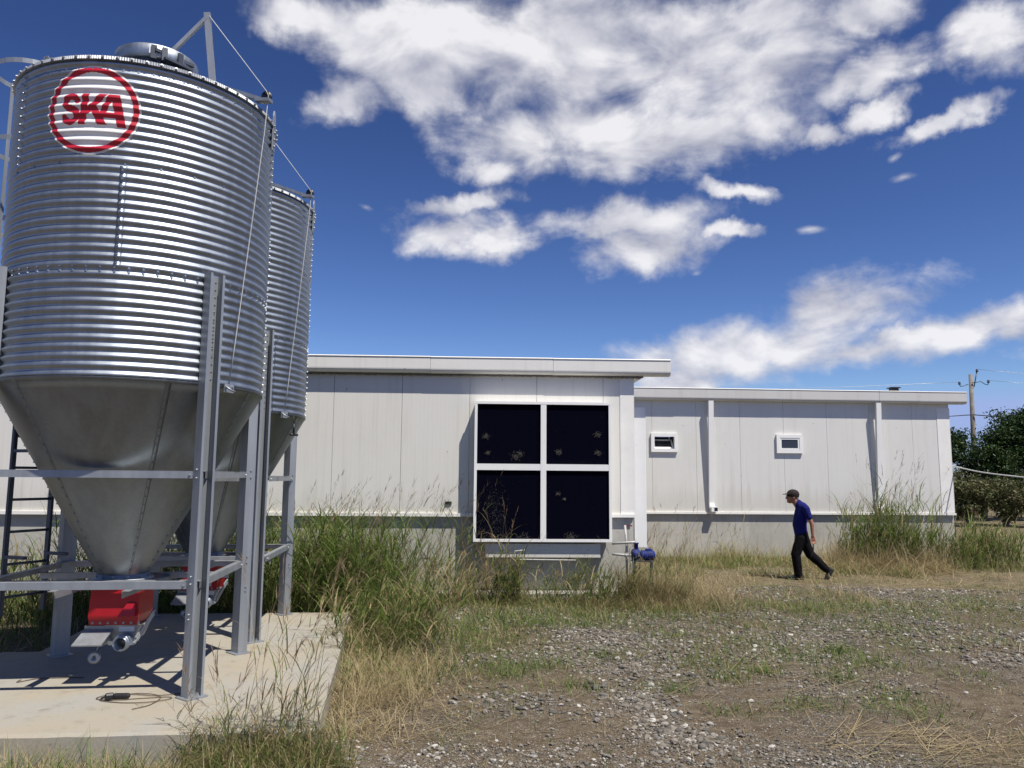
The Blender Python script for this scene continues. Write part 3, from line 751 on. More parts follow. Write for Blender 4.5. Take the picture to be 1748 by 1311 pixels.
spk = mth(t, 'MULTIPLY', sstep(t, mth(t, 'ADD', nn, mth(t, 'MULTIPLY', low, mth(t, 'MULTIPLY', nb, .22))), .70, .76), .8)
link(t, mixc(t, spk, (.003, .0035, .009), (.13, .13, .13)), b.inputs['Base Color']); b.inputs['Roughness'].default_value = .7
b.inputs['Specular IOR Level'].default_value = .0
link(t, node(t, 'ShaderNodeBump', {'Strength': .6, 'Distance': .01, 'Height': wv_}).outputs[0], b.inputs['Normal'])
M_PAD = m
for ua, ub in ((PU0 + fw, UM - .0475), (UM + .0475, PU1 - fw)):
    for za, zb in ((PZ0 + fw, ZM - .0525), (ZM + .0525, PZ1 - fw)):
        MB().box(((ua + ub) / 2, -PD + .045, (za + zb) / 2), (ub - ua - .004, .05, zb - za - .004)).build('pad_panel', M_PAD, pad)
M_FEATH = simple('feather', (.17, .155, .13), .9)
for (u, z, r) in ((-.44, 2.66, .075), (-.41, 2.38, .06), (.05, 2.32, .10), (.14, 2.36, .07), (.78, 2.40, .085), (1.44, 2.70, .07), (1.45, 2.39, .075), (.78, 1.70, .05), (.88, 1.62, .04), (.98, .985, .13), (.2, .975, .12), (-.1, .97, .10)):
    mb = MB()
    for k in range(60):
        q = random.uniform(0, 6.28); L = random.uniform(.1, .45) * r; cx, cz = u + random.gauss(0, r * .36), z + random.gauss(0, r * .28)
        y = -PD + .018 - random.uniform(0, .012)
        p1 = (cx, y, cz); p2 = (cx + L * math.cos(q), y - .004, cz + L * math.sin(q))
        mb.bar(p1, p2, .0016, .0016)
    mb.build('debris_tuft', M_FEATH, pad)
MB().box((.53, -.10, .765), (1.92, .20, .23), bev=.008).build('trough', M_WALL, house)
MB().box((2.245, .20, 2.0), (.215, .12, 2.42), bev=.006).build('downpipe_cover', M_FRAME, house)

# ------------------------------------------------------------------ right-hand building
shed = thing('storage_building', 'lower white panelled building with two small windows set further back', 'building', (0, 19.607, 0), R(3.3))
UR = 11.57
seams2 = [3.62 + 1.155 * k for k in range(-10, 8)]
wall_panels(seams2, -8.0, UR, 1.12, 4.05, holes=((3.66, 4.20, 2.715, 3.035), (6.95, 7.49, 2.715, 3.035))).build('wall', M_WALL2, shed)
MB().box((UR - .04, 3.9, 2.55), (.08, 7.6, 2.85)).build('end_wall', M_WALL2, shed)
MB().box((1.79, .14, .45), (19.56, .2, 1.30)).box((UR - .10, 4.0, .45), (.16, 7.5, 1.30)).build('plinth', M_PLINTH, shed)
MB().box((1.79, -.018, 1.118), (19.6, .044, .012)).box((1.79, -.038, 1.095), (19.6, .006, .05)).box((1.79, .02, 1.085), (19.5, .05, .012)).build('drip_trim', M_TRIM, shed)
MB().box((UR - .17, -.006, 2.5), (.34, .006, 2.72)).box((UR + .006, .03, 2.5), (.006, .08, 2.72)).build('corner_flashing', M_TRIM, shed)
gutter(-8.0, 11.97, 4.285, 3.965, .19, M_GUT2, [.9, 4.35, 6.9, 9.6, 10.7], shed)
MB().box((2.0, 4.1, 4.26), (19.9, 8.1, .035)).build('roof', M_TRIM, shed)
MB().box((10.62, .9, 4.40), (.20, .2, .16), bev=.02).box((10.62, .9, 4.49), (.26, .26, .03)).build('roof_vent', M_BLACK, shed)
for u in (5.12, 9.56):
    dpp = MB(); 
    def q4(y, z, w=.065, d=.085): return [(u - w, y - d, z), (u + w, y - d, z), (u + w, y, z), (u - w, y, z)]
    v_ = q4(-.13, 3.96) + q4(-.005, 1.36) + q4(-.035, 1.22)
    f_ = []
    for L in (0, 4):
        for k in range(4): f_.append((L + k, L + (k + 1) % 4, L + 4 + (k + 1) % 4, L + 4 + k))
    dpp.add(v_, f_); dp = dpp.build('downspout', M_FRAME, shed)
    MB().box((u + .04, -.10, 1.20), (.16, .16, .13)).build('shoe', M_FRAME, dp)
    MB().box((u + .075, -.182, 1.195), (.085, .004, .085)).build('outlet', M_BLACK, dp)
def window(u, open_):
    z0, z1, w = 2.635, 3.115, .345
    wd = bpy.data.objects.new('window', None); C.objects.link(wd); wd.parent = shed; wd.location = (u, 0, (z0 + z1) / 2)
    h = (z1 - z0) / 2; f = .085; mb = MB()
    mb.box((0, -.03, h - f / 2), (2 * w, .06, f)).box((0, -.03, -h + f / 2), (2 * w, .06, f))
    for s in (-1, 1): mb.box((s * (w - f / 2), -.031, 0), (f, .06, 2 * h - 2 * f))
    mb.build('frame', M_FRAME, wd)
    d_ = .45; bw, bh = w - f + .02, h - f + .02
    MB().box((0, .10 + d_, 0), (2 * bw, .01, 2 * bh)).box((0, .1 + d_ / 2, bh + .012), (2 * bw, d_, .01)).box((0, .1 + d_ / 2, -bh - .012), (2 * bw, d_, .01)).box((bw + .012, .1 + d_ / 2, 0), (.01, d_, 2 * bh)).box((-bw - .012, .1 + d_ / 2, 0), (.01, d_, 2 * bh)).build('dark_opening', M_BLACK, wd)  # box lining coloured black in place of the unlit room's shade
    sw, sh, sf = w - f - .004, h - f - .004, .04; sb = MB()
    sb.box((0, 0, 2 * sh - sf / 2), (2 * sw, .035, sf)).box((0, 0, sf / 2), (2 * sw, .035, sf))
    for s in (-1, 1): sb.box((s * (sw - sf / 2), 0, sh), (sf, .034, 2 * sh - 2 * sf))
    so = sb.build('sash', M_FRAME, wd); g = MB().box((0, 0, sh), (2 * sw - 2 * sf, .006, 2 * sh - 2 * sf)).build('pane', M_GLASS, wd)
    for o in (so, g):
        o.location = (0, .035, -sh) if open_ else (0, -.034, -sh)
        o.rotation_euler = (R(-38) if open_ else 0, 0, 0)
    return wd
m, t, b = new_mat('window_glass')
b.inputs['Base Color'].default_value = (.03, .035, .045, 1); b.inputs['Roughness'].default_value = .06; b.inputs['Specular IOR Level'].default_value = .6
M_GLASS = m
window(3.93, True); window(7.22, False)
# ------------------------------------------------------------------ blue pump and pipes by the corner
bx, by = 2.20, 12.85
pump = thing('water_pump', 'blue water pump with grey pipes standing in dry grass by the corner', 'pump', (bx, by, 0.22), R(3))
pump.scale = (.72, .72, .72)
M_BLUE = simple('blue_paint', (.009, .024, .15), .6, 0, .5, 14, .4, 30, .25)
M_PIPE = simple('grey_pvc_pipe', (.42, .42, .40), .45, 0, .15, 10)
Mx = Matrix.Rotation(R(90), 4, 'Y')
mb = MB()
prof = [(0, -.17), (.085, -.17), (.10, -.15)]
for k in range(6): prof += [(.108, -.14 + k * .045), (.115, -.135 + k * .045), (.115, -.115 + k * .045), (.108, -.110 + k * .045)]
prof += [(.10, .13), (.09, .16), (0, .17)]
mb.lathe(prof, 28, M=Matrix.Translation((.06, 0, .70)) @ Mx, smooth=False); mb.build('motor', M_BLUE, pump)
mb = MB().lathe([(0, -.10), (.11, -.10), (.135, -.06), (.135, .04), (.10, .08), (0, .08)], 28, M=Matrix.Translation((-.20, 0, .71)) @ Mx)
mb.lathe([(.05, 0), (.05, .16), (.065, .16), (.065, .18), (0, .18)], 16, M=Matrix.Translation((-.20, 0, .80))); mb.build('pump_body', M_BLUE, pump)
MB().box((.08, 0, .825), (.13, .09, .05), bev=.01).build('terminal_box', M_BLUE, pump)
MB().tube([(-.20, 0, .9), (-.20, -.0, .975), (-.24, 0, .99), (-.75, .02, .955)], .028, 10).build('pipe', M_PIPE, pump)
MB().tube([(-.25, -.02, .70), (-.45, -.02, .70), (-.75, 0, .725)], .030, 10).tube([(-.42, -.02, .70), (-.47, -.02, .70)], .042, 10).build('pipe', M_PIPE, pump)
MB().tube([(-.40, .08, .04), (-.40, .09, .9), (-.42, .16, 1.36)], .028, 10).build('pipe', M_PIPE, pump)
mb = MB().box((-.05, 0, .575), (.5, .22, .03))
for sx_ in (-.25, .15):
    for sy_ in (-.08, .08): mb.box((sx_, sy_, .28), (.035, .035, .56))
mb.build('stand', M_DARKST, pump)
MB().tube([(-1.60, -.15, .60), (-2.92, -.20, .62), (-2.98, -.19, .66), (-2.98, -.17, .80), (-2.75, -.15, .82)], .014, 8).build('pipe', M_PIPE, pump)
# rust stain bracket
MB().box((-.34, .21, 1.345), (.20, .01, .03)).build('rusty_bracket', simple('rust', (.16, .035, .03), .8, 0, .4, 30), pump)

# ------------------------------------------------------------------ cable and plug on the slab
mb = MB(); pts = []
rc = random.Random(11)
base = [(-2.60, 6.62), (-2.85, 6.50), (-3.10, 6.53), (-3.26, 6.50), (-3.30, 6.40), (-3.15, 6.36), (-2.95, 6.42), (-2.75, 6.46), (-2.72, 6.40), (-2.85, 6.31), (-3.05, 6.30), (-3.25, 6.36), (-3.22, 6.47), (-3.02, 6.55), (-2.82, 6.47), (-2.80, 6.26), (-2.88, 6.12)]
def catmull(P, n=8):
    P = [Vector(p) for p in P]; P = [P[0]] + P + [P[-1]]; o = []
    for i in range(1, len(P) - 2):
        for k in range(n):
            s = k / n; a, b2, c2, d = P[i - 1], P[i], P[i + 1], P[i + 2]
            o.append(.5 * ((2 * b2) + (c2 - a) * s + (2 * a - 5 * b2 + 4 * c2 - d) * s * s + (3 * b2 - a - 3 * c2 + d) * s ** 3))
    return o + [P[-2]]
mb.tube(catmull([(x, y, .2055 + .004 * rc.random()) for x, y in base]), .0035, 6)
tag(mb.build('cable', M_CABLE), 'thin brown cable lying in loops beside the front leg', 'cable')
mb = MB().box((0, 0, .026), (.13, .045, .042), bev=.012).box((-.085, .015, .03), (.07, .05, .05), Matrix.Rotation(R(25), 4, 'Z'), bev=.012).tube([(-.11, 0, .03), (-.15, -.02, .012)], .008, 6)
pl = mb.build('plug', M_BLACK); pl.location = (-3.10, 6.40, .202); pl.rotation_euler = (0, 0, R(4))
tag(pl, 'small black plug resting on the looped cable on the slab', 'plug')
mb = MB().tube(catmull([(-4.25, 6.95, .205), (-4.23, 6.87, .205), (-4.14, 6.98, .206), (-3.98, 7.02, .206), (-3.75, 7.04, .206)]), .004, 6)
tag(mb.build('wire_hook', M_CABLE), 'bent dark wire lying on the slab left of the cable', 'wire')

# ------------------------------------------------------------------ walking man
def remesh(mb, name, mat, vox, parent, smooth_it=6):
    me = bpy.data.meshes.new('tmp'); me.from_pydata(mb.v, [], mb.f); o = bpy.data.objects.new('tmp', me); C.objects.link(o)
    r = o.modifiers.new('r', 'REMESH'); r.mode = 'VOXEL'; r.voxel_size = vox
    s = o.modifiers.new('s', 'SMOOTH'); s.iterations = smooth_it; s.factor = .5
    dg = bpy.context.evaluated_depsgraph_get(); m2 = bpy.data.meshes.new_from_object(o.evaluated_get(dg)); m2.name = name
    bpy.data.objects.remove(o); bpy.data.meshes.remove(me)
    m2.materials.clear(); m2.materials.append(mat); m2.polygons.foreach_set('use_smooth', [True] * len(m2.polygons)); m2.update()
    o = bpy.data.objects.new(name, m2); C.objects.link(o); o.parent = parent
    return o
def ball(mb, c, r, M=None):
    rx, ry, rz = r if isinstance(r, tuple) else (r, r, r); vs = []; fs = []; n, k = 16, 10
    for i in range(k + 1):
        q = math.pi * i / k
        for j in range(n): 
            p = Vector((rx * math.sin(q) * math.cos(2 * math.pi * j / n), ry * math.sin(q) * math.sin(2 * math.pi * j / n), rz * math.cos(q)))
            vs.append(Vector(c) + (M @ p if M is not None else p))
    for i in range(k):
        for j in range(n): fs.append((i * n + j, (i + 1) * n + j, (i + 1) * n + (j + 1) % n, i * n + (j + 1) % n))
    mb.add(vs, fs)
def limb(mb, pts):            # (x, y, z, rx[, ry]) ellipse-section limb with round ends
    for i in range(len(pts) - 1):
        a, b2 = pts[i], pts[i + 1]
        for k in range(7):
            s = k / 6; p = [a[j] + (b2[j] - a[j]) * s for j in range(3)]
            ra, rb = a[3] + (b2[3] - a[3]) * s, (a[4] if len(a) > 4 else a[3]); rb2 = (b2[4] if len(b2) > 4 else b2[3]); rb = rb + (rb2 - rb) * s
            ball(mb, p, (ra, rb, min(ra, rb)))
        mb.tube([a[:3], b2[:3]], [min(a[3:]), min(b2[3:])], 12)
M_SKIN = simple('skin', (.30, .135, .085), .55, 0, .08, 20); M_POLO = simple('polo_cotton', (.012, .015, .115), .85, 0, .2, 12, 1.0, 16, .1)
M_TROU = simple('black_trousers', (.008, .007, .008), .85, 0, .25, 9, 1.0, 18, .08); M_CAP = simple('dark_cap', (.030, .022, .022), .85, 0, .15, 30, 0, 60, .2)
M_SHOE = simple('dark_shoe', (.018, .018, .016), .7); M_HAIR = simple('grey_hair', (.20, .19, .18), .8, 0, .3, 80)
px0, py0 = 5.80, 15.55; gz0 = float(gz(px0, py0))
# local axes: x forward (walking direction), y to his left, z up
body = MB()
ball(body, (.160, 0, 1.612), (.108, .082, .122)); ball(body, (.205, 0, 1.555), (.068, .060, .080)); ball(body, (.237, 0, 1.515), (.036, .038, .032))
limb(body, [(.06, 0, 1.43, .070), (.130, 0, 1.54, .066)])
body.tube([(.262, 0, 1.615), (.290, 0, 1.575), (.262, 0, 1.567)], [.010, .017, .012], 8)          # nose
ball(body, (.252, 0, 1.545), (.022, .026, .006)); ball(body, (.250, 0, 1.530), (.020, .024, .006))  # lips
for s in (-1, 1):
    ball(body, (.235, s * .033, 1.622), (.020, .017, .010)); ball(body, (.150, s * .078, 1.60), (.024, .010, .034))
limb(body, [(.0, 0, 1.36, .10, .14), (.01, 0, .95, .095, .13)])
def arm(sh, elb, wr, s):
    limb(body, [sh + (.050,), elb + (.041,), wr + (.029,)])
    w = Vector(wr); d = (Vector(wr) - Vector(elb)).normalized(); f = Vector((1, 0, 0)); f = (f - d * f.dot(d)).normalized(); l = d.cross(f)
    pc = w + d * .055
    for q in range(-2, 3):
        body.tube([w + f * q * .008, w + d * .085 + f * q * .0185], [.017, .0135], 8)
    for i, (q, L) in enumerate(((.036, .075), (.012, .085), (-.012, .078), (-.035, .060))):
        b0 = w + d * .085 + f * q; k1 = b0 + d * L * .5 + l * (-s) * .010; k2 = k1 + d * L * .28 + l * (-s) * .030; k3 = k2 + d * (-.012) + l * (-s) * .026
        body.tube([b0 - d * .02, b0, k1, k2, k3], [.0105, .0105, .0095, .0085, .0075], 8)
    t0 = w + d * .03 + f * .030; body.tube([t0 - f * .01, t0 + d * .03 + f * .02, t0 + d * .062 + f * .020 - l * s * .012], [.014, .012, .009], 8)
    return w + d * .12
hand = arm((-.055, .20, 1.375), (-.140, .235, 1.085), (-.148, .245, .855), 1)
arm((-.02, -.20, 1.375), (-.03, -.24, 1.09), (.03, -.245, .86), -1)
FL = [(.02, .09, .82), (.150, .095, .485), (.125, .095, .10)]; BL_ = [(-.02, -.09, .82), (-.150, -.095, .475), (-.475, -.095, .165)]
for L in (FL, BL_): limb(body, [L[0] + (.07,), L[1] + (.048,), L[2] + (.036,)])
man = remesh(body, 'person', M_SKIN, .0058, None, 3)
man.location = (px0, py0, gz0 + .0); man.rotation_euler = (0, 0, R(180 - 9))
tag(man, 'man in blue polo shirt, black trousers and dark cap striding left', 'person')
sh = MB()
limb(sh, [(-.01, 0, 1.395, .115, .175), (.012, 0, 1.25, .130, .185), (.045, 0, 1.06, .135, .175), (.025, 0, .885, .125, .168)])
ball(sh, (-.045, .165, 1.39), .075); ball(sh, (-.01, -.165, 1.39), .075)
limb(sh, [(-.055, .195, 1.375, .068), (-.100, .225, 1.215, .060)]); limb(sh, [(-.02, -.195, 1.375, .068), (-.025, -.225, 1.215, .060)])
limb(sh, [(.030, 0, 1.43, .098, .12), (.065, 0, 1.485, .080, .078)])
remesh(sh, 'shirt', M_POLO, .010, man, 4)
tr = MB()
limb(tr, [(.018, 0, .90, .125, .165), (0, 0, .80, .125, .160)])
limb(tr, [(.03, .085, .80, .115), (.10, .09, .64, .104), (.155, .095, .485, .094), (.135, .095, .28, .086), (.118, .095, .10, .080)])
limb(tr, [(-.03, -.085, .80, .115), (-.085, -.09, .64, .106), (-.155, -.095, .475, .094), (-.32, -.095, .32, .082), (-.45, -.095, .19, .074)])
remesh(tr, 'trousers', M_TROU, .011, man, 4)
def shoe(c, pitch):
    mb = MB(); Mr = Matrix.Translation(c) @ Matrix.Rotation(pitch, 4, 'Y')
    for i in range(9):
        s = i / 8; ball(mb, Mr @ Vector((-.06 + .25 * s, 0, .005 - .012 * s)), (.046, .043, .050 * (1 - .45 * s)), Mr.to_3x3())
    limb(mb, [tuple(Mr @ Vector((-.02, 0, .03))) + (.046,), tuple(Mr @ Vector((-.03, 0, .08))) + (.045,)])
    mb.box((.055, 0, -.048), (.29, .092, .022), Mr)
    remesh(mb, 'shoe', M_SHOE, .008, man, 3)
shoe((.115, .095, .060), R(0)); shoe((-.500, -.095, .135), R(62))
cp = MB(); ball(cp, (.148, 0, 1.662), (.124, .098, .096))
for k in range(9):
    s = k / 8; cp.tube([(.22, -.075 + .15 * s, 1.672), (.225 + .130 * math.sin(math.pi * (.12 + .76 * s)), -.075 + .15 * s, 1.655)], [.010, .008], 8)
limb(cp, [(.148, 0, 1.638, .120, .094), (.148, 0, 1.662, .122, .097)])
remesh(cp, 'cap', M_CAP, .007, man, 3)
hr = MB(); ball(hr, (.105, 0, 1.60), (.064, .072, .055)); remesh(hr, 'hair', M_HAIR, .008, man, 2)
gl = MB()
for s in (-1, 1): ball(gl, (.268, s * .034, 1.622), (.008, .026, .019)); gl.tube([(.258, s * .055, 1.628), (.20, s * .080, 1.628), (.14, s * .085, 1.622)], .004, 6)
gl.build('glasses', M_BLACK, man)
MB().box((.13, .0, .885), (.03, .05, .035), bev=.006).build('belt_buckle', M_PIPE, man)
Mm = Matrix.Translation(man.location) @ man.rotation_euler.to_matrix().to_4x4()
hp = hand + Vector((0, -.028, -.02))
mb = MB().tube([Mm @ (hp + Vector(v)) for v in ((-.005, 0, .08), (0, 0, -.02), (.0, .004, -.12), (.035, .006, -.23), (.06, .004, -.27))], [.010, .011, .010, .008, .006], 8)
tag(mb.build('strap', M_BLACK), 'short dark strap hanging from the hand of the walking man', 'strap')

# ------------------------------------------------------------------ utility pole and wires
pole = thing('utility_pole', 'weathered wooden utility pole with hooked insulators behind the trees', 'utility pole', (26.95, 45.0, 0))
M_WOOD = simple('weathered_wood', (.20, .18, .15), .9, 0, .3, 5, .6, 30)
MB().tube([(0, 0, -.3), (.05, 0, 4.0), (.12, 0, 8.15)], [.155, .135, .105], 14).build('post', M_WOOD, pole)
mb = MB(); mb.tube([(-.15, -.15, 7.55), (-.40, -.15, 7.45), (-.62, -.15, 7.42), (-.66, -.15, 7.55)], .025, 8).tube([(.1, -.15, 7.62), (.6, -.15, 7.72), (.85, -.15, 7.55), (1.0, -.15, 7.52), (1.05, -.15, 7.68)], .025, 8).tube([(.2, -.13, 7.4), (.42, -.13, 8.3)], .03, 8)
mb.build('hook', M_DARKST, pole)
for p in ((-.66, -.15, 7.60), (1.05, -.15, 7.72), (.43, -.13, 8.36)):
    MB().lathe([(0, -.08), (.06, -.08), (.085, -.04), (.05, 0), (.07, .05), (.03, .10), (0, .10)], 14, M=Matrix.Translation(p)).build('insulator', M_DARKST, pole)
M_WIRE = simple('aluminium_wire', (.40, .40, .41), .4, .5)
def sag(a, b, s, n=24): return [Vector(a).lerp(Vector(b), k / n) - Vector((0, 0, 4 * s * (k / n) * (1 - k / n))) for k in range(n + 1)]
for a, b, s, lab in (((26.3, 44.85, 7.68), (-24, 52, 8.9), .9, 'upper aluminium wire running left from the pole hook behind the roofs'),
                     ((28.0, 44.85, 7.78), (64, 38, 7.6), .9, 'pale wire running right from the long pole hook'),
                     ((27.38, 44.87, 8.45), (64, 40, 8.2), 1.1, 'thin wire running right from the pole top')):
    tag(MB().tube(sag(a, b, s), .010, 5).build('power_line', M_WIRE), lab, 'wire')
tag(MB().tube(sag((26.95, 44.85, 5.75), (60, 36, 4.9), .6), .03, 5).build('power_line', M_DARKST), 'dark cable leaving the pole low above the trees', 'cable')
tag(MB().tube(sag((26.93, 44.85, 5.75), (-10, 50, 5.3), .5), .03, 5).build('power_line', M_DARKST), 'dark cable running left from the pole behind the roof', 'cable')
tag(MB().tube(catmull([(11.60, 20.40, 2.36), (11.80, 19.6, 2.20), (12.05, 18.7, 2.09), (12.6, 17.6, 1.98), (13.6, 16.0, 1.93), (15.5, 14.0, 2.05), (18, 12, 2.5)]), .016, 8).build('hose', simple('white_hose', (.62, .62, .60), .4)), 'white hose sagging from the end of the right-hand building', 'hose')
# ------------------------------------------------------------------ vegetation
class Blades:
    def __init__(s): s.P = []; s.W = []; s.D = []; s.C0 = []; s.C1 = []
    def curve(s, p0, azm, phi0, bend, L, ns):
        n = len(p0); pts = np.zeros((n, ns + 1, 3)); pts[:, 0] = p0; seg = (L / ns)[:, None]
        hd = np.stack([np.sin(azm), np.cos(azm), np.zeros(n)], 1)
        for k in range(ns):
            ph = (phi0 + bend * ((k + .5) / ns) ** 1.3)[:, None]
            pts[:, k + 1] = pts[:, k] + seg * (hd * np.sin(ph) + np.array([0, 0, 1.0]) * np.cos(ph))
        return pts
    def add(s, p0, azm, phi0, bend, L, w, c0, c1, ns=4, droop_keep=True):
        p0 = np.asarray(p0, float); n = len(p0)
        f = lambda v: np.broadcast_to(np.asarray(v, float), (n,)).copy()
        azm, phi0, bend, L, w = map(f, (azm, phi0, bend, L, w))
        pts = s.curve(p0, azm, phi0, bend, L, ns)
        if ns != 4:
            idx = np.linspace(0, ns, 5).round().astype(int); pts = pts[:, idx]
        s.P.append(pts); s.W.append(w)
        tw = RNG.normal(0, .7, n); perp = np.stack([np.cos(azm), -np.sin(azm), np.zeros(n)], 1) * np.cos(tw)[:, None] + np.stack([np.sin(azm), np.cos(azm), np.full(n, .2)], 1) * np.sin(tw)[:, None] * .6
        s.D.append(perp)
        c0 = np.broadcast_to(np.asarray(c0, float), (n, 3)); c1 = np.broadcast_to(np.asarray(c1, float), (n, 3))
        s.C0.append(c0); s.C1.append(c1)
        return pts
    def build(s, name, mat=None, parent=None, taper=(0.75, 1.0, .85, .55, .06)):
        P = np.concatenate(s.P); Wd = np.concatenate(s.W); D = np.concatenate(s.D); C0 = np.concatenate(s.C0); C1 = np.concatenate(s.C1)
        n = len(P); tp = np.array(taper)
        off = D[:, None, :] * (Wd[:, None] * tp[None])[:, :, None] * .5
        V = np.stack([P - off, P + off], 2).reshape(-1, 3)
        base = (np.arange(n) * 10)[:, None]; q = np.array([[2 * k, 2 * k + 1, 2 * k + 3, 2 * k + 2] for k in range(4)])
        F = (base[:, :, None] + q[None]).reshape(-1, 4)
        tt = np.linspace(0, 1, 5)[None, :, None]; col = C0[:, None] * (1 - tt) + C1[:, None] * tt
        col = np.repeat(col, 2, axis=1).reshape(-1, 3)
        me = bpy.data.meshes.new(name); mesh_np(me, V, F)
        a = me.color_attributes.new('Col', 'FLOAT_COLOR', 'POINT'); a.data.foreach_set('color', np.concatenate([col, np.ones((len(col), 1))], 1).astype(np.float32).ravel())
        me.materials.append(mat or M_BLADE)
        o = bpy.data.objects.new(name, me); C.objects.link(o); o.parent = parent
        return o
U = RNG.uniform; NRM = RNG.normal
G_GREEN = np.array((.050, .105, .016)); G_LIGHT = np.array((.185, .245, .060)); G_DRY = np.array((.36, .29, .155)); G_STRAW = np.array((.46, .38, .22)); G_BROWN = np.array((.15, .105, .06)); G_BLUE = np.array((.055, .085, .035))
def cmix(a, b, n, lo=0., hi=1., dry=0.0):
    t = U(lo, hi, (n, 1)); c = a * (1 - t) + b * t
    if dry > 0:
        m = U(0, 1, (n, 1)) < dry; c = np.where(m, G_DRY * U(.7, 1.15, (n, 1)), c)
    return c * U(.8, 1.2, (n, 1))
def on_ground(x, y, z=None): 
    return np.stack([x, y, gz(x, y) - .01 if z is None else np.full_like(x, z)], 1)
def reeds(B, xy, h, lean_az, lean=(.05, .35), nl=7, dry=0.1, panicle=.35, lw=(.010, .020), leafL=(.25, .55), spread=1.2):
    x, y = xy; n = len(x); p = on_ground(x, y); H = h
    la = lean_az + NRM(0, spread, n); ph = U(lean[0], lean[1], n); bd = U(.05, .5, n)
    c = cmix(G_GREEN, G_LIGHT, n, .3, 1, dry)
    pts = B.add(p, la, ph, bd, H, U(.004, .007, n), c * .9 + G_DRY * .1, c, ns=8)
    for k in range(nl):
        t = U(.08, .88, n); f = t * 4; i = np.minimum(f.astype(int), 3); fr = (f - i)[:, None]; r = np.arange(n)
        q = pts[r, i] * (1 - fr) + pts[r, i + 1] * fr
        lc = cmix(G_GREEN, G_LIGHT, n, .2, 1.05, dry * (1.0 if k > 2 else 2.2))
        B.add(q, U(0, 6.283, n) * .8 + la * .2, U(.15, .7, n), U(.6, 1.9, n), U(leafL[0], leafL[1], n) * np.clip(H, .4, 1.3), U(lw[0], lw[1], n), lc, lc * .95 + G_DRY * .05)
    m = U(0, 1, n) < panicle
    if m.any():
        tip = pts[m, 4]; k = m.sum(); dirv_ = pts[m, 4] - pts[m, 3]; taz = np.arctan2(dirv_[:, 0], dirv_[:, 1]); tph = np.arccos(np.clip(dirv_[:, 2] / np.linalg.norm(dirv_, axis=1), -1, 1))
        st = B.add(tip, taz, tph, .3, U(.18, .40, k), .003, G_DRY * .8, G_BROWN * 1.3)
        for j in range(9):
            f = U(.1, 3.9, k); i = f.astype(int); fr = (f - i)[:, None]; r = np.arange(k); q = st[r, i] * (1 - fr) + st[r, i + 1] * fr
            B.add(q, taz + NRM(0, .5, k), tph + U(-.3, .5, k), U(-.2, .4, k), U(.05, .13, k), U(.004, .008, k), G_BROWN * 1.2, (G_BROWN * .7 + np.array((.05, .02, .03))))
def tuft(B, xy, h, w, c0, c1, phi=(.05, .8), bend=(.2, 1.4), az0=None, azs=6.0, dry=.0, z=None):
    x, y = xy; n = len(x); c = cmix(c0, c1, n, 0, 1, dry)
    B.add(on_ground(x, y, z), (U(0, 6.283, n) if az0 is None else az0 + NRM(0, azs, n)), U(phi[0], phi[1], n), U(bend[0], bend[1], n), U(h[0], h[1], n), U(w[0], w[1], n), c, c * 1.05)
def rect(n, x0, x1, y0, y1): return U(x0, x1, n), U(y0, y1, n)
def disc(n, cx, cy, rx, ry=None):
    a = U(0, 6.283, n); r = np.sqrt(U(0, 1, n)); return cx + rx * r * np.cos(a), cy + (ry or rx) * r * np.sin(a)
def clumped(n, xy_fun, scale=1.2, lo=.45, hi=.6, seed=40):
    x, y = xy_fun(n * 4); v = fbm(x * scale, y * scale, 3, seed) + U(-.06, .06, len(x)); k = U(0, 1, len(x)) < np.clip((v - lo) / (hi - lo), 0, 1)
    return x[k][:n], y[k][:n]
def not_on_slab(x, y, margin=.03):
    dx, dy = x + 1.37, y - 5.72; c_, s_ = math.cos(SY), math.sin(SY); v = -dx * s_ + dy * c_; u = dx * c_ + dy * s_ + .065 * v
    return ~((u < margin) & (v > -margin) & (v < 5.02 + margin))
def keep(xy): 
    k = not_on_slab(*xy); return xy[0][k], xy[1][k]

# tall reed bank between the slab and the wall
B = Blades()
reeds(B, rect(520, -6.3, -2.0, 10.85, 12.75), U(.85, 1.60, 520), R(60), nl=11, dry=.08, panicle=.15)
reeds(B, rect(190, -3.3, -1.5, 10.6, 12.5), U(.8, 1.6, 190), R(50), nl=11, dry=.08, panicle=.25)
reeds(B, rect(75, -3.4, -.75, 11.2, 12.7), U(1.3, 1.95, 75), R(70), (.1, .42), nl=6, dry=.2, panicle=.9, spread=.6, leafL=(.2, .4))
reeds(B, rect(70, -2.0, -.6, 11.2, 12.8), U(.5, 1.15, 70), R(40), nl=6, dry=.25, panicle=.3)
reeds(B, rect(210, -8.6, -5.7, 9.4, 12.6), U(.6, 1.15, 210), R(60), nl=8, dry=.2, panicle=.15)
x, y = keep(rect(420, -7.2, -4.3, 7.3, 10.6)); reeds(B, (x, y), U(.5, 1.05, len(x)), R(70), nl=9, dry=.25, panicle=.1)
x, y = keep(rect(2600, -7.0, -4.2, 7.3, 10.8)); tuft(B, (x, y), (.2, .65), (.006, .014), G_GREEN, G_LIGHT, dry=.3)
tuft(B, rect(3400, -7.5, -1.3, 10.75, 12.8), (.2, .75), (.006, .014), G_GREEN, G_LIGHT, dry=.22)
tuft(B, rect(1600, -7.6, -5.2, 6.5, 10.6), (.15, .6), (.006, .014), G_GREEN, G_LIGHT, dry=.35)
tag(B.build('reed_bank'), 'tall green reed grass bank between the silos and the wall', 'grass', kind='stuff')

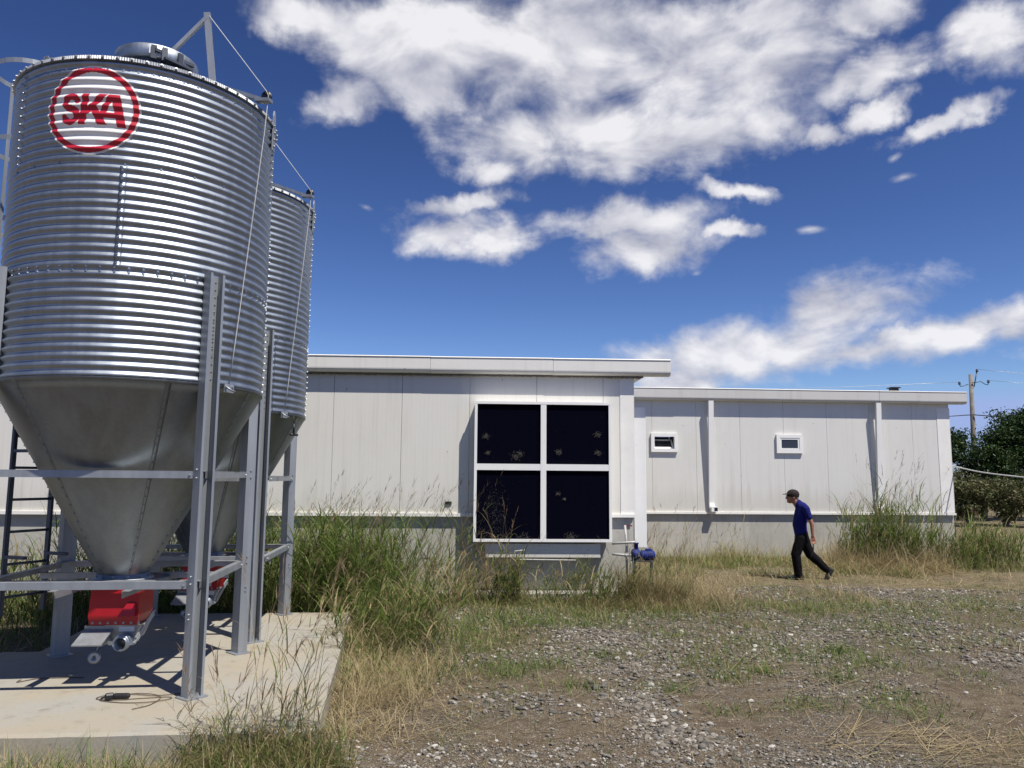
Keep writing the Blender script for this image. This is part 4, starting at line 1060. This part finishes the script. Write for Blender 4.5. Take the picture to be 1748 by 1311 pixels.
# sprawling clump along the right edge of the slab
B = Blades()
x, y = keep(rect(170, -2.1, -.9, 8.8, 10.7)); reeds(B, (x, y), U(.45, 1.0, len(x)), R(60), (.15, .6), nl=8, dry=.18, panicle=.2, spread=.8)
x, y = keep(rect(34, -1.75, -.95, 8.0, 9.8)); reeds(B, (x, y), U(1.0, 1.55, len(x)), R(65), (.35, .75), nl=5, dry=.55, panicle=.8, spread=.35, leafL=(.18, .32))
xy = keep((-1.95 + np.abs(NRM(0, .72, 3400)), U(7.3, 10.7, 3400))); tuft(B, xy, (.12, .5), (.004, .010), G_GREEN, G_LIGHT, (.2, 1.1), (.3, 1.6), dry=.5)
xy = keep((-1.62 + np.abs(NRM(0, .42, 3300)), U(6.0, 9.4, 3300))); tuft(B, xy, (.10, .42), (.003, .007), G_DRY, G_STRAW, (.5, 1.5), (.2, 1.6))
x, y = rect(60, -2.3, -1.5, 8.4, 10.5); y = y; k = not_on_slab(x, y, -.12); reeds(B, (x[k], y[k]), U(.4, .9, k.sum()), R(-60), (.2, .7), nl=7, dry=.3, panicle=.3, spread=.9)
xy = keep(rect(2200, -1.6, -.72, 6.8, 8.6)); tuft(B, xy, (.10, .45), (.003, .006), G_DRY * .7, G_STRAW, (.1, 1.0), (.6, 2.4))
cl = B.build('grass_clump'); tag(cl, 'sprawling half dry grass clump hanging over the right slab edge', 'grass clump')

# foreground clump at the front corner of the slab
B = Blades()
x, y = disc(26, -1.62, 5.58, .30, .13); reeds(B, (x, y), U(.75, 1.30, 26), R(38), (.10, .50), nl=5, dry=.55, panicle=.75, spread=.6, leafL=(.18, .36), lw=(.006, .011))
x, y = disc(62, -1.72, 5.54, .62, .14); reeds(B, (x, y), U(.25, .65, 62), R(20), (.1, .6), nl=6, dry=.45, panicle=.3, leafL=(.3, .6), lw=(.006, .011))
tuft(B, disc(1500, -1.62, 5.52, .60, .17), (.12, .5), (.003, .007), G_GREEN, G_LIGHT, (.1, .9), (.3, 1.8), dry=.55)
tag(B.build('grass_clump'), 'wispy grass clump with tall leaning stalks at the front slab corner', 'grass clump')

# dry grass along the front of the slab
B = Blades()
x = U(-3.9, -1.2, 5200); y = U(4.9, 5.50, 5200) + (x + 2.5) * .08
tuft(B, (x, y), (.08, .30), (.0025, .006), G_DRY, G_STRAW, (.2, 1.4), (.3, 1.9), dry=.1)
x = U(-3.9, -1.2, 1300); y = U(5.0, 5.50, 1300) + (x + 2.5) * .08
tuft(B, (x, y), (.12, .42), (.003, .007), G_GREEN, G_LIGHT, (.1, .8), (.3, 1.5), dry=.25)
tag(B.build('dry_grass'), 'dry straw coloured grass along the front of the slab', 'grass', kind='stuff')

# weeds under and beside the cooling pad
B = Blades()
x, y = disc(46, -.07, 12.25, .22, .20); reeds(B, (x, y), U(.5, .95, 46), R(10), (.02, .3), nl=7, dry=.2, panicle=.2, lw=(.014, .024))
x, y = disc(6, -.20, 12.2, .2, .2); reeds(B, (x, y), U(1.1, 1.55, 6), R(10), (.02, .2), nl=4, dry=.3, panicle=.9)
tag(B.build('reed_clump'), 'upright green reed clump in front of the left half of the cooling pad', 'grass clump')
B = Blades()
x, y = rect(130, .45, 2.0, 12.2, 12.85); reeds(B, (x, y), U(.35, .75, 130), R(80), (.2, .8), nl=6, dry=.25, panicle=.25, leafL=(.3, .7))
tag(B.build('reed_clump'), 'arching green grass clump under the right half of the cooling pad', 'grass clump')
B = Blades()
x, y = rect(150, -.95, .3, 12.1, 12.9); reeds(B, (x, y), U(.2, .65, 150), R(0), (.1, .8), nl=5, dry=.45, panicle=.5)
def fade(n, x0, x1, s, y1=12.85): return U(x0, x1, n), y1 - np.abs(NRM(0, s, n))
xy = fade(3000, -1.5, 2.9, .62); tuft(B, xy, (.08, .38), (.004, .009), G_DRY * .6, G_DRY, (.3, 1.5), (.2, 1.6), dry=.25)
xy = fade(2300, -1.4, 3.2, .75); tuft(B, xy, (.08, .35), (.004, .010), G_GREEN, G_LIGHT, (.1, 1.0), (.2, 1.5), dry=.2)
xy = rect(900, .9, 2.9, 11.8, 12.7); tuft(B, xy, (.3, .8), (.004, .008), G_BROWN, G_DRY, (1.0, 1.5), (-.1, .4), az0=R(85), azs=.5)
x, y = rect(110, 1.8, 2.85, 12.3, 12.72); reeds(B, (x, y), U(.4, .95, 110), R(40), (.1, .6), nl=6, dry=.5, panicle=.4, leafL=(.2, .45), lw=(.006, .012))
xy = rect(1100, 1.75, 2.75, 12.3, 12.75); tuft(B, xy, (.25, .75), (.004, .010), G_GREEN, G_DRY, (.05, .6), (.2, 1.3), dry=.5)
xy = fade(2000, 1.9, 3.6, .65, 13.2); tuft(B, xy, (.15, .60), (.003, .008), G_DRY * .7, G_STRAW, (.1, .9), (.2, 1.5), dry=.3)
tag(B.build('dry_grass'), 'matted dry grass and weeds along the foot of the cooling pad', 'grass', kind='stuff')

# grass strip along the right-hand building
B = Blades()
for (n, x0, x1, y0, y1, h, a, b_, dr) in ((3400, 2.6, 10.5, 15.6, 19.5, (.08, .36), G_DRY * .75, G_STRAW, .3), (5200, 2.8, 9.0, 16.0, 19.5, (.10, .40), G_GREEN, G_LIGHT, .3), (1800, 3.0, 8.5, 18.4, 19.6, (.25, .75), G_LIGHT, G_DRY, .4),
                                (2600, 7.4, 12.5, 15.0, 18.6, (.06, .30), G_DRY * .8, G_STRAW, .3), (1800, 9.0, 15.0, 14.8, 19, (.06, .28), G_GREEN, G_LIGHT, .35), (4000, 12, 26, 18, 31, (.08, .35), G_LIGHT, G_DRY, .6), (1600, 1.8, 6.0, 12.6, 15.5, (.06, .30), G_DRY * .7, G_STRAW, .2)):
    tuft(B, clumped(n, lambda q: rect(q, x0, x1, y0, y1), 1.1, .36, .60, 50), h, (.006, .013), a, b_, (.1, 1.2), (.2, 1.6), dry=dr)
x, y = rect(60, 2.7, 6.5, 18.7, 19.5); reeds(B, (x, y), U(.6, 1.3, 60), R(70), (.1, .7), nl=3, dry=.6, panicle=.6, leafL=(.2, .4), lw=(.008, .014))
tag(B.build('meadow_grass'), 'patchy dry and green grass along the foot of the right-hand building', 'grass', kind='stuff')

# weed mound by the second downspout, and the one at the building's corner
B = Blades()
x, y = disc(260, 8.75, 18.3, 1.05, .75); reeds(B, (x, y), U(.8, 1.85, 260) * (1.1 - .45 * np.abs(x - 8.9)), R(50), (.05, .45), nl=8, dry=.12, panicle=.55, lw=(.014, .026), leafL=(.3, .6))
x, y = disc(24, 9.0, 18.4, .8, .5); reeds(B, (x, y), U(1.9, 2.6, 24), R(50), (.05, .25), nl=5, dry=.3, panicle=1.0, lw=(.012, .02))
x, y = disc(3600, 8.5, 17.9, 1.4, .85); tuft(B, (x, y), (.3, 1.0), (.006, .013), G_DRY * .62, G_STRAW * .9, (.1, 1.35), (.1, 1.4), dry=.2)
x, y = disc(1300, 8.2, 17.3, 1.7, .7); tuft(B, (x, y), (.3, 1.0), (.007, .014), G_DRY, G_STRAW, (.9, 1.5), (0, .4))
tag(B.build('weed_mound'), 'high weed mound with straw foot in front of the right downspout', 'weeds')
B = Blades()
x, y = disc(230, 10.75, 18.2, 1.1, .7); reeds(B, (x, y), U(.5, 1.15, 230), R(50), (.05, .5), nl=8, dry=.18, panicle=.2, lw=(.013, .024), leafL=(.3, .6))
x, y = disc(1100, 10.7, 17.9, 1.3, .9); tuft(B, (x, y), (.2, .7), (.006, .013), G_GREEN, G_LIGHT, (.1, 1.0), (.2, 1.4), dry=.4)
tag(B.build('weed_mound'), 'green weed clump at the right-hand corner of the far building', 'weeds')

# low grass scattered over the gravel yard
B = Blades()
patches = [(2.19, 7.95, .20, 70), (2.6, 8.2, .16, 60), (3.85, 9.2, .22, 110), (3.3, 8.0, .25, 60), (.35, 8.5, .35, 110), (.0, 8.1, .25, 70), (1.1, 8.9, .3, 60), (-.3, 9.3, .35, 90), (.4, 10.6, .5, 190), (-.2, 11.1, .55, 260), (1.2, 11.0, .6, 240), (2.0, 10.0, .3, 60), (2.4, 12.0, .5, 160), (3.6, 12.6, .6, 170), (1.55, 7.6, .2, 40), (2.9, 11.2, .5, 110), (4.5, 11.8, .6, 150), (6.0, 11.9, .7, 160), (5.2, 13.3, .8, 240), (7.6, 12.8, .8, 200), (3.5, 7.3, .35, 60), (2.6, 7.0, .3, 60), (2.9, 9.6, .4, 70), (4.8, 9.6, .4, 60), (-.6, 10.4, .4, 130), (.65, 7.7, .25, 40), (4.6, 8.2, .4, 50), (3.9, 8.6, .35, 120), (2.2, 8.6, .5, 150), (-.2, 8.4, .4, 120), (3.2, 8.9, .5, 150), (-.4, 10.0, .5, 160), (5.0, 10.6, .6, 150), (3.4, 6.9, .4, 90), (1.9, 6.9, .2, 30)]
for cx, cy, r, n in patches:
    n = int(n * 3.2); gx_, gy_ = NRM(cx, r * .6, n), NRM(cy, r * .55, n); kk = not_on_slab(gx_, gy_); gx_, gy_ = gx_[kk], gy_[kk]
    tuft(B, (gx_, gy_), (.04, .19), (.004, .009), G_GREEN, G_LIGHT * .9, (.2, 1.2), (.2, 1.2), dry=.12)
tuft(B, clumped(15000, lambda q: rect(q, -1.1, 9.5, 9.0, 15.5), .9, .38, .62, 61), (.03, .15), (.004, .009), G_GREEN, G_LIGHT, (.2, 1.3), (.2, 1.2), dry=.35)
tuft(B, clumped(11000, lambda q: rect(q, -.6, 6.5, 5.6, 10.0), 1.3, .42, .66, 64), (.02, .10), (.003, .006), G_BLUE, G_LIGHT, (.2, 1.3), (.2, 1.2), dry=.35)
tuft(B, clumped(5000, lambda q: rect(q, -.6, 7.5, 10.4, 12.6), 1.4, .36, .6, 67), (.05, .22), (.004, .010), G_GREEN, G_LIGHT, (.2, 1.3), (.2, 1.2), dry=.3)
tuft(B, clumped(4500, lambda q: rect(q, 1.5, 12, 11.8, 15.8), 1.2, .36, .6, 69), (.04, .2), (.004, .009), G_DRY * .7, G_STRAW, (.3, 1.5), (.2, 1.4), dry=.2)
tag(B.build('low_grass'), 'low scattered grass tufts growing through the gravel yard', 'grass', kind='stuff')

# loose straw
B = Blades()
def straws(n, xy, L, w, az0=None, azs=3., lift=(1.35, 1.62)):
    x, y = xy; c = cmix(G_DRY * .85, G_STRAW * 1.1, n); p = on_ground(x, y); p[:, 2] += U(.012, .035, n)
    B.add(p, U(0, 6.28, n) if az0 is None else az0 + NRM(0, azs, n), U(lift[0], lift[1], n), NRM(0, .09, n), U(L[0], L[1], n), U(w[0], w[1], n), c, c)
straws(160, disc(160, 3.05, 6.0, .85, .40), (.15, .80), (.003, .007), R(75), .6, (1.5, 1.63))
straws(80, disc(80, 2.9, 6.05, .8, .45), (.1, .45), (.003, .006), None, 3, (1.42, 1.6))
straws(420, rect(420, -1.0, 4.5, 5.2, 9), (.06, .35), (.002, .005))
straws(700, rect(700, -1, 8, 9, 14), (.08, .4), (.003, .006))
straws(260, disc(260, -.75, 6.7, .5, .8), (.08, .4), (.002, .004))
straws(60, rect(60, 1.4, 3.4, 7.2, 8.6), (.3, .8), (.003, .006), R(80), .4)
straws(420, rect(420, 6.0, 10.5, 14.5, 18), (.2, .8), (.005, .010))
tag(B.build('loose_straw', taper=(.9, 1, 1, 1, .7)), 'loose dry straw lying over the yard, heaped at lower right', 'straw', kind='stuff')
# straw bits and dry leaves blown on the slab
B = Blades(); x, y = rect(150, -3.6, -1.5, 5.9, 10.4); k = ~not_on_slab(x, y, -.08); x, y = x[k], y[k]; z = np.where(y > 8.2 + (x + 1.6) * .09, .158, .203)
p = np.stack([x, y, z + .003], 1); n = len(p); cc = cmix(G_BROWN, G_DRY, n); B.add(p, U(0, 6.28, n), U(1.45, 1.57, n), NRM(0, .1, n), U(.02, .12, n), U(.002, .008, n), cc, cc)
tag(B.build('plant_litter'), 'bits of dry leaf and straw scattered on the slabs', 'litter', kind='stuff')

# ------------------------------------------------------------------ gravel
def ico(sub):
    bm = bmesh.new(); bmesh.ops.create_icosphere(bm, subdivisions=sub, radius=1.0); bm.verts.index_update()
    v = np.array([q.co[:] for q in bm.verts]); f = np.array([[q.index for q in ff.verts] for ff in bm.faces]); bm.free(); return v, f
def stones(name, x, y, size, cols, sub, label, flat=(.35, .75)):
    v, f = ico(sub); n = len(x); k = len(v)
    S = np.stack([U(.75, 1.35, n), U(.6, 1.0, n), U(flat[0], flat[1], n)], 1) * size[:, None]
    a = U(0, 6.283, n); tx = NRM(0, .35, n)
    V = v[None] * (1 + NRM(0, .10, (n, k, 1))) * S[:, None]
    zc, zs = np.cos(tx)[:, None], np.sin(tx)[:, None]
    Y, Z = V[:, :, 1] * zc - V[:, :, 2] * zs, V[:, :, 1] * zs + V[:, :, 2] * zc
    ca_, sa_ = np.cos(a)[:, None], np.sin(a)[:, None]
    X, Y2 = V[:, :, 0] * ca_ - Y * sa_, V[:, :, 0] * sa_ + Y * ca_
    P = np.stack([X + x[:, None], Y2 + y[:, None], Z + (gz(x, y) + S[:, 2] * U(.15, .7, n))[:, None]], 2).reshape(-1, 3)
    F = (f[None] + (np.arange(n) * k)[:, None, None]).reshape(-1, 3)
    me = bpy.data.meshes.new(name); mesh_np(me, P, F, False)
    at = me.color_attributes.new('Col', 'FLOAT_COLOR', 'POINT'); cc = np.repeat(cols, k, 0) * U(.9, 1.1, (n * k, 1)); at.data.foreach_set('color', np.concatenate([cc, np.ones((n * k, 1))], 1).astype(np.float32).ravel())
    me.materials.append(M_STONE); o = bpy.data.objects.new(name, me); C.objects.link(o); return tag(o, label, 'gravel', kind='stuff')
def stone_cols(n, pale=.14):
    g = U(.07, .21, (n, 1)); base = g * .9 * np.array((1.0, .93, .82)) * U(.9, 1.1, (n, 1)); warm = U(.12, .24, (n, 1)) * np.array((1.0, .89, .74)); pl = U(.25, .46, (n, 1)) * np.array((1.0, .95, .85))
    r = U(0, 1, (n, 1)); return np.where(r < pale, pl, np.where(r < pale + .46, warm, base))
def yard(n, x0, x1, y0, y1, lo, hi, seed, sc=.9):
    x, y = rect(n, x0, x1, y0, y1); v = fbm(x * sc, y * sc, 4, seed); kp = U(0, 1, n) < np.clip((v - lo) / (hi - lo), .07, 1); x, y = x[kp], y[kp]
    kp = not_on_slab(x, y, .02); return x[kp], y[kp]
x, y = yard(46000, -1.4, 5.2, 5.0, 9.0, .40, .64, 71); n = len(x)
stones('gravel', x, y, np.exp(NRM(math.log(.0085), .45, n)).clip(.004, .030), stone_cols(n), 1, 'small grey and pale gravel stones over the near yard')
x, y = yard(40000, -1.2, 9.5, 8.6, 14.5, .34, .56, 72); n = len(x)
stones('gravel', x, y, np.exp(NRM(math.log(.013), .4, n)).clip(.006, .04), stone_cols(n), 1, 'grey gravel stones over the middle of the yard')
# heaps of coarser stones
xs_, ys_ = [], []
for cx, cy, rx, ry, n in ((1.35, 6.2, .28, .55, 320), (1.15, 7.2, .35, .7, 420), (.0, 7.1, .45, .35, 260), (1.7, 8.3, .6, .5, 380), (2.2, 9.6, 1.2, .5, 520), (4.6, 10.3, 1.3, .6, 520), (1.2, 10.0, 1.0, .6, 420), (5.8, 8.9, .9, .9, 300), (.7, 9.2, .8, .5, 300)):
    a, b_ = NRM(cx, rx * .62, n), NRM(cy, ry * .62, n); xs_.append(a); ys_.append(b_)
x, y = np.concatenate(xs_), np.concatenate(ys_); n = len(x)
c_ = stone_cols(n, .08)
stones('gravel', x, y, np.exp(NRM(math.log(.0155), .40, n)).clip(.008, .042), c_, 2, 'coarse grey stones lying in drifts across the yard')

# ------------------------------------------------------------------ trees and shrubs beyond the building
def tree(name, loc, h, w, label, cat, cols, leaf=.10, nleaf=6000, stems=5, group=None, base=.15, seed=0):
    rng = np.random.default_rng(seed + 100); t0 = thing(name, label, cat, (loc[0], loc[1], 0), 0, group)
    tb = MB(); ends = []
    for s in range(stems):
        q = 2 * math.pi * s / stems + rng.uniform(-.4, .4); out = w * .5 * rng.uniform(.15, .75); hh = h * rng.uniform(.65, .95)
        p = [Vector((0.05 * math.cos(q), .05 * math.sin(q), -.1))]
        for k in range(1, 6):
            f = k / 5; p.append(Vector((out * math.cos(q) * f ** 1.2 + rng.normal(0, .05), out * math.sin(q) * f ** 1.2 + rng.normal(0, .05), hh * f)))
        r0 = .022 * h; tb.tube(p, [r0 * (1 - .82 * k / 5) for k in range(6)], 7)
        for k in range(7):
            i = rng.integers(1, 5); a = p[i].lerp(p[i + 1], rng.uniform(0, 1)); q2 = rng.uniform(0, 6.28); L = w * rng.uniform(.15, .36)
            e = a + Vector((L * math.cos(q2), L * math.sin(q2), L * rng.uniform(.1, 1.0))); m_ = a.lerp(e, .5) + Vector((0, 0, .04 * L))
            tb.tube([a, m_, e], [r0 * .32, r0 * .2, r0 * .06], 5, caps=False); ends += [a.lerp(e, .5), a.lerp(e, .8), e]
        ends += [p[4], p[5], p[5] + Vector((0, 0, .04 * h))]
    tb.build('trunk', M_WOOD, t0)
    E_ = np.array([tuple(e) for e in ends]); n = nleaf; ci = rng.integers(0, len(E_), n)
    sz = w * .055 + h * .018
    P = E_[ci] + rng.normal(0, 1, (n, 3)) * np.array((sz, sz, sz * .8)) * rng.uniform(.5, 1.3, (len(E_), 1))[ci]
    P[:, 2] = np.maximum(P[:, 2], base * h * rng.uniform(.3, 1, n))
    nr = rng.normal(0, 1, (n, 3)) + np.array((0, 0, .7)); nr /= np.linalg.norm(nr, axis=1)[:, None]; ta = np.cross(nr, rng.normal(0, 1, (n, 3))); ta /= np.linalg.norm(ta, axis=1)[:, None]; tb_ = np.cross(nr, ta)
    s = leaf * rng.uniform(.6, 1.3, (n, 1))
    V = np.stack([P - ta * s, P + tb_ * s * .45 + nr * s * .1, P + ta * s, P - tb_ * s * .45 + nr * s * .1], 1).reshape(-1, 3)
    F = np.arange(4 * n).reshape(n, 4); me = bpy.data.meshes.new('crown'); mesh_np(me, V, F, False)
    cb = cols[0] * (1 - (u_ := rng.uniform(0, 1, (len(E_), 1)))) + cols[1] * u_; cc = cb[ci] * rng.uniform(.75, 1.25, (n, 1)); cc = np.repeat(cc, 4, 0)
    at = me.color_attributes.new('Col', 'FLOAT_COLOR', 'POINT'); at.data.foreach_set('color', np.concatenate([cc, np.ones((4 * n, 1))], 1).astype(np.float32).ravel())
    me.materials.append(M_LEAF); o = bpy.data.objects.new('crown', me); C.objects.link(o); o.parent = t0
    return t0
DG = (np.array((.020, .045, .012)), np.array((.045, .080, .020))); BR = (np.array((.17, .125, .085)), np.array((.27, .20, .13))); OL = (np.array((.07, .09, .03)), np.array((.14, .135, .06)))
tree('broadleaf_tree', (23.1, 38.0), 4.4, 3.4, 'dark green bushy tree just right of the building and its pole', 'tree', DG, .085, 19000, 6, 'dark trees behind the yard', seed=1)
tree('broadleaf_tree', (25.6, 38.5), 5.3, 3.6, 'tallest dark green tree at the right edge with feathery top', 'tree', DG, .085, 20000, 6, 'dark trees behind the yard', seed=2)
tree('broadleaf_tree', (28.6, 39.5), 5.0, 3.8, 'dark green tree beyond the tallest tree, cut by the photo edge', 'tree', DG, .085, 14000, 6, 'dark trees behind the yard', seed=3)
tree('broadleaf_tree', (20.4, 40.0), 4.2, 3.2, 'dark green tree mostly hidden behind the end of the far building', 'tree', DG, .085, 13000, 5, 'dark trees behind the yard', seed=4)
tree('shrub', (19.6, 33.5), 1.9, 2.2, 'olive green shrub beside the building end below the dark trees', 'shrub', OL, .07, 7000, 7, 'low shrubs below the trees', .02, 5)
tree('shrub', (21.6, 34.0), 1.8, 2.6, 'olive and brown shrub in the middle below the dark trees', 'shrub', OL, .07, 7500, 7, 'low shrubs below the trees', .02, 6)
tree('shrub', (22.9, 32.6), 1.35, 2.6, 'reddish brown dry shrub at the right edge of the yard', 'shrub', BR, .06, 7500, 8, 'low shrubs below the trees', .02, 7)
tree('shrub', (25.0, 34.5), 1.6, 2.8, 'brown dry shrub beyond the right edge of the yard', 'shrub', BR, .07, 6000, 8, 'low shrubs below the trees', .02, 8)
